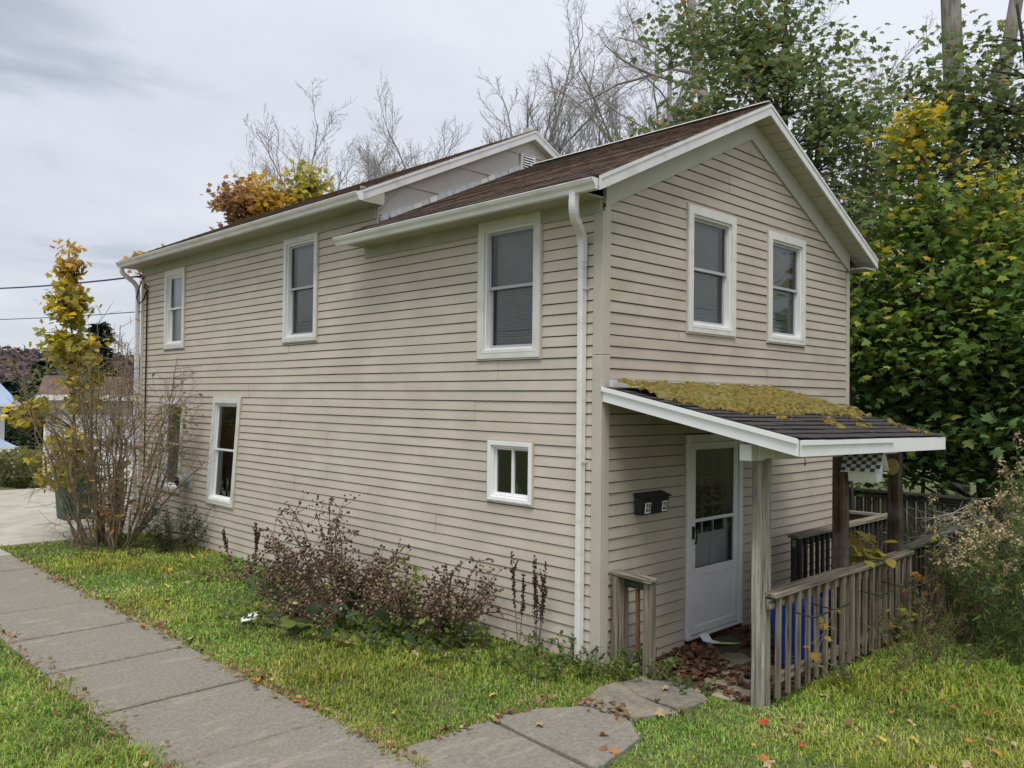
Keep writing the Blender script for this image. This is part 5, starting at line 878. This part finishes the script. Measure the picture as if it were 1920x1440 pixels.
Q = np.concatenate([np.column_stack([SWR+rng.normal(0, .06, 260), rng.uniform(-.4, 9, 260)]), np.column_stack([-.82+rng.normal(0, .06, 60), rng.uniform(-1.0, -.5, 60)]), np.column_stack([rng.uniform(-2.2, -.9, 70), -.30+rng.normal(0, .05, 70)]), np.column_stack([SWL+rng.normal(0, .08, 120), rng.uniform(-.5, 7, 120)])]); v_, f_, c_ = leaves_arrays(np.column_stack([Q, np.full(len(Q), -.062)+rng.uniform(0, .015, len(Q))]), .04, pick(rng, len(Q), [((.16, .09, .05), 3), ((.26, .17, .09), 3), ((.38, .27, .14), 1)], .3), rng, MAPLE, MAPLE_F, .5, 0); tag(np_mesh('leaf_crumbs', v_, f_, M['dry'], None, c_), 'brown leaf crumbs drifted along the paving edges', 'leaf litter', kind='stuff')
# leaf litter before the door
n_ = 2600; Q = np.column_stack([rng.uniform(.35, 3.0, n_), rng.uniform(-1.35, -.04, n_)]); nz = np.array([mnoise.noise(Vector((q[0]*2.2, q[1]*2.2, 7.2))) for q in Q]); Q = Q[nz > -.12]
v_, f_, c_ = leaves_arrays(np.column_stack([Q, -.165+rng.uniform(-.02, .02, len(Q))]), .062, pick(rng, len(Q), [((.12, .06, .032), 3), ((.17, .095, .05), 3), ((.07, .04, .026), 3), ((.25, .16, .09), 1)], .3), rng, MAPLE, MAPLE_F, .45, 0); tag(np_mesh('leaf_litter', v_, f_, M['dry'], None, c_), 'brown leaf litter heaped over the patio before the door', 'leaf litter', kind='stuff')
# single fallen leaves: shared curled meshes, one object each
LM = {}
for nm, pal in (('brown', [((.24, .13, .06), 1)]), ('tan', [((.42, .32, .18), 1)]), ('orange', [((.46, .19, .045), 1)]), ('yellow', [((.55, .42, .08), 1)]), ('red', [((.42, .07, .04), 1)])):
    lst = []
    for k in range(3):
        sh = MAPLE.copy(); sh[:, 1] -= .36; sh[:, 2] += .22*sh[:, 0]**2*(1 if k else -1)+.10*rng.normal(0, 1, len(sh)); me = bpy.data.meshes.new('fallen_leaf'); me.from_pydata([tuple(p) for p in sh], [], [tuple(int(i) for i in f) for f in MAPLE_F]); me.materials.append(M['dry'])
        at = me.attributes.new('tint', 'FLOAT_COLOR', 'POINT'); c4 = np.ones((len(sh), 4), np.float32); c4[:, :3] = np.array(pal[0][0])*rng.uniform(.8, 1.15, (len(sh), 1)); at.data.foreach_set('color', c4.ravel()); lst.append(me)
    LM[nm] = lst
ZON = [('on the lawn between sidewalk and wall', (-2.3, .3), (-.5, 7.6), 46, ('tan', 'brown', 'tan', 'orange', 'yellow')), ('along the sidewalk edge', (-2.56, -2.36), (-.3, 7), 20, ('brown', 'tan', 'orange')), ('on the grass strip beyond the sidewalk', (-4.9, -3.8), (.2, 4.2), 9, ('brown', 'tan')), ('in the grass before the porch railing', (-.9, 2.2), (-3.3, -1.7), 48, ('tan', 'orange', 'red', 'yellow', 'brown', 'tan')), ('on the path to the porch', (-1.7, .1), (-1.3, -.35), 12, ('brown', 'orange', 'tan'))]
for where, xr_, yr_, k, cs in ZON:
    for i in range(k):
        x, y = random.uniform(*xr_), random.uniform(*yr_)
        if where.startswith('on the lawn') and x > -.3 and y > -.2: x -= .8
        cname = random.choice(cs); o = link(bpy.data.objects.new('fallen_leaf', random.choice(LM[cname]))); s = random.uniform(.045, .085); o.scale = (s, s, s); o.location = (x, y, float(hgt(x, y))+(.055 if 'path' not in where and 'edge' not in where else .06)); o.rotation_euler = (random.uniform(-.5, .5), random.uniform(-.5, .5), random.uniform(0, 6.28))
        tag(o, f'{cname} fallen maple leaf {where}', 'leaf', f'{cname} fallen leaves {where}')

# ------------------------------------------------------------------ far side: garage, blue roofed house, wall, hills
ga = empty('garage', 'low white garage with brown roof beyond the bare bush', 'garage'); GX0, GX1, GY0, GY1 = 0, 6.5, 0, 5.9; ga.location = (.72, 19.1, 0); ga.rotation_euler = (0, 0, math.radians(-18))
def quadw(b, pts): b.poly(pts)
b = MB(); b.box((GX0, GY0, -.3), (GX1, GY1, 2.18)); b.build('wall', M['garage_wall'], ga)
b = MB(); b.extrude([Vector((0, -.35, 2.18)), Vector((0, 6.25, 2.18)), Vector((0, 6.25, 2.28)), Vector((0, 3.0, 2.86)), Vector((0, -.35, 2.28))], (GX0-.25, GY0, 0), (GX1+.2, GY0, 0)); b.build('roof', M['roof'], ga)
b = MB(); b.box((GX0-.27, GY0-.44, 2.16), (GX1+.2, GY0-.35, 2.30)); b.build('gutter', M['gutter'], ga)
for i in range(4): b = MB(); b.box((GX0+.35, GY0-.03, -.12+i*.48), (GX0+2.75, GY0-.003, .345+i*.48)); b.build('door_panel', M['clean'], ga, bevel=.01)
b = MB(); b.box((3.2, GY0-.03, .9), (4.0, GY0-.003, 1.9)); wn = b.build('window', M['clean'], ga); b = MB(); b.box((3.27, GY0-.036, .97), (3.93, GY0-.031, 1.83)); b.build('pane', M['dark'], wn)
b = MB(); b.box((GX0-.02, GY0-.02, -.2), (GX0+.07, GY0+.05, 2.17)); b.build('corner_post', M['clean'], ga); b = MB(); b.tube([(GX0-.12, GY0-.4, 2.17), (GX0-.05, GY0-.1, 1.95), (GX0-.05, GY0-.06, -.1)], 0, rect=(.06, .06)); b.build('downspout', M['clean'], ga)
tub('trash_bin', 'dark green wheeled trash bin behind the bare bush', -.55, 12.75, -.1, .62, .62, 1.0, 'greenbin'); 
bl = empty('blue_roofed_house', 'white house with pale blue metal roof at the far edge', 'house')
b = MB(); b.box((-3.5, 31.0, -2.5), (2.55, 37, 1.95)); b.build('wall', M['clean'], bl); b = MB(); b.v += [(-4, 30.6, 1.95), (2.95, 30.6, 1.95), (2.2, 34, 3.7), (-4, 34, 3.7), (2.95, 37.4, 1.95), (-4, 37.4, 1.95)]; b.f += [(0, 1, 2, 3), (1, 4, 2), (3, 2, 4, 5)]; b.build('roof', M['blueroof'], bl)
for i in range(14): x = -3.8+i*.45; MB().beam((x, 30.62, 1.98), (x, 33.9, 3.68), .03, .04).build('roof_seam', M['blueroof'], bl)
b = MB(); b.box((-4, 30.5, 1.83), (2.97, 30.6, 1.95)); b.build('gutter', M['clean'], bl)
b = MB(); b.hexa([(-3.5, 28.6, .32), (2.42, 28.6, .32), (2.0, 30.99, .75), (-3.5, 30.99, .75), (-3.5, 28.6, .42), (2.42, 28.6, .42), (2.0, 30.99, .85), (-3.5, 30.99, .85)]); b.build('porch_roof', M['blueroof'], bl); b = MB(); b.box((-3.5, 28.5, .26), (2.42, 28.58, .44)); b.build('porch_fascia', M['clean'], bl)
for x in (1.9, .2): b = MB(); b.box((x, 28.7, -1), (x+.14, 28.84, .32)); b.build('porch_post', M['clean'], bl)
b = MB(); b.box((.7, 30.97, -.6), (1.4, 30.995, .2)); b.build('window', M['dark'], bl)
sw_ = empty('stone_wall', 'grey stone retaining wall beyond the driveway', 'wall')
for r_ in range(3):
    for i in range(9):
        x = -2.2+i*.42+r_*.15; z = -.5+r_*.26; b = MB(); j = lambda: random.uniform(-.03, .03); b.hexa([(x+j(), 23.6+j(), z+j()), (x+.38+j(), 23.6+j(), z+j()), (x+.38+j(), 24+j(), z+j()), (x+j(), 24+j(), z+j()), (x+j(), 23.62+j(), z+.23+j()), (x+.37+j(), 23.62+j(), z+.23+j()), (x+.37, 24, z+.23), (x, 24, z+.23)]); b.build('stone', M['stonewall'], sw_, bevel=.03)
fluffy('hedge', 'yellowing hedge on top of the stone wall', .0, 24.6, 160, .75, 2.2, [((.2, .19, .06), 2), ((.28, .24, .07), 2), ((.12, .14, .05), 2)], 120, 16, .16, 'hedge', shape=(OVAL, OVAL_F), z0=-.1, stem_r=.01); fluffy('hedge', 'yellow green shrubs beside the garage corner', .2, 20.3, 90, .95, .8, [((.2, .2, .06), 2), ((.13, .15, .05), 3)], 121, 16, .13, 'hedge', shape=(OVAL, OVAL_F), stem_r=.008)
def conifer(label, x, y, z0, h, r_, seed, col):
    rng = np.random.default_rng(seed); t = empty('conifer', label, 'tree', 'far conifers'); MB().tube([(x, y, z0), (x, y, z0+h*.96)], [h*.02, h*.004], 6).build('trunk', M['bark'], t); P, D_ = [], []
    for i in range(900): f = rng.random()**.8; rr = r_*(1-f)*rng.uniform(.25, 1.05); a = rng.uniform(0, 6.28); P.append((x+rr*math.cos(a), y+rr*math.sin(a), z0+h*(.08+.9*f)-rr*.25)); D_.append((math.cos(a), math.sin(a), -.4))
    v_, f_, c_ = leaves_arrays(np.array(P), h*.085, pick(rng, len(P), col), rng, OVAL, OVAL_F, .5, .2, np.array(D_)); np_mesh('crown', v_, f_, M['leaf'], t, c_)
DK = [((.022, .042, .03), 3), ((.035, .06, .04), 2)]
conifer('dark spire conifer above the bare bush', 12.8, 52, -3, 10, 2.0, 131, DK); conifer('dark conifer on the slope behind the yellow sapling', 10.4, 55, -4, 8.6, 2.6, 132, DK); conifer('dark conifer beside the blue roofed house', 6.6, 46, -4, 6.5, 2.2, 133, DK); conifer('dark conifer behind the garage roof', 9.0, 43, -3, 5.8, 2.4, 134, DK); conifer('dark conifer between blue roof and garage', 7.2, 50, -4, 7.2, 2.8, 137, DK)
for i, (x, y, z, r_, lab, pal) in enumerate(((5.2, 60, 2.4, 2.4, 'orange treetop over the blue roofed house', [((.4, .2, .06), 2), ((.28, .18, .08), 2)]), (9.5, 47, 1.9, 2.6, 'yellow green tree on the slope behind the garage', [((.2, .2, .07), 2), ((.13, .15, .06), 2)]), (6.5, 38, .8, 1.7, 'dark green shrub tree behind the garage corner', [((.04, .065, .035), 2), ((.06, .085, .04), 2)]), (14, 60, 2.2, 3.4, 'brown tree on the slope behind the bush', [((.14, .1, .075), 2), ((.1, .08, .065), 2)]), (4.4, 42, .4, 1.6, 'dark shrub tree beside the blue roofed house', [((.035, .055, .035), 2), ((.05, .07, .04), 2)]))):
    leafy('far_tree', lab, (x, y, -4), (x, y, z+r_*.4), [((x, y, z), (r_, r_, r_*.8), 70)], .35, lambda P, rng, pal=pal: pick(rng, len(P), pal), 140+i, per=26, spread=.5, shape=(OVAL, OVAL_F), cat='tree', limbs=.3)
# wooded ridge
nx_, ny_ = 160, 10; V = []
for j in range(ny_):
    for i in range(nx_):
        a = math.radians(-40+130*i/(nx_-1)); d = 260+j*22; h = (j/(ny_-1))**.8*24*(1+.18*math.sin(a*5+1))-6+1.4*mnoise.fractal(Vector((a*40, j*1.3, 0)), 1, 2, 4)*(j > 0); V.append((CAM_P.x+d*math.sin(a), CAM_P.y+d*math.cos(a), h))
idx = np.arange(nx_*ny_).reshape(ny_, nx_); F = np.stack([idx[:-1, :-1], idx[:-1, 1:], idx[1:, 1:], idx[1:, :-1]], -1).reshape(-1, 4)
tag(np_mesh('hills', np.array(V), F, M['hill'], smooth=True), kind='structure')
rng = np.random.default_rng(300); k = 40000; a = np.radians(rng.uniform(-8, 62, k)); jj = rng.uniform(0, 1, k); d = 260+jj*198; h = jj**.8*24*(1+.18*np.sin(a*5+1))-5; Q = np.stack([CAM_P.x+d*np.sin(a), CAM_P.y+d*np.cos(a), h+rng.uniform(-.4, 1.6, k)], 1)
v_, f_, c_ = leaves_arrays(Q, 1.5, pick(rng, k, [((.115, .085, .085), 4), ((.135, .095, .088), 3), ((.10, .085, .085), 3), ((.17, .115, .08), 1), ((.065, .07, .065), 1)]), rng, OVAL*[2.2, 1, 1], OVAL_F, 1.2, -1.0); tag(np_mesh('woodland', v_, f_, M['dry'], None, c_), 'far bare woodland covering the ridge', 'woodland', kind='stuff')
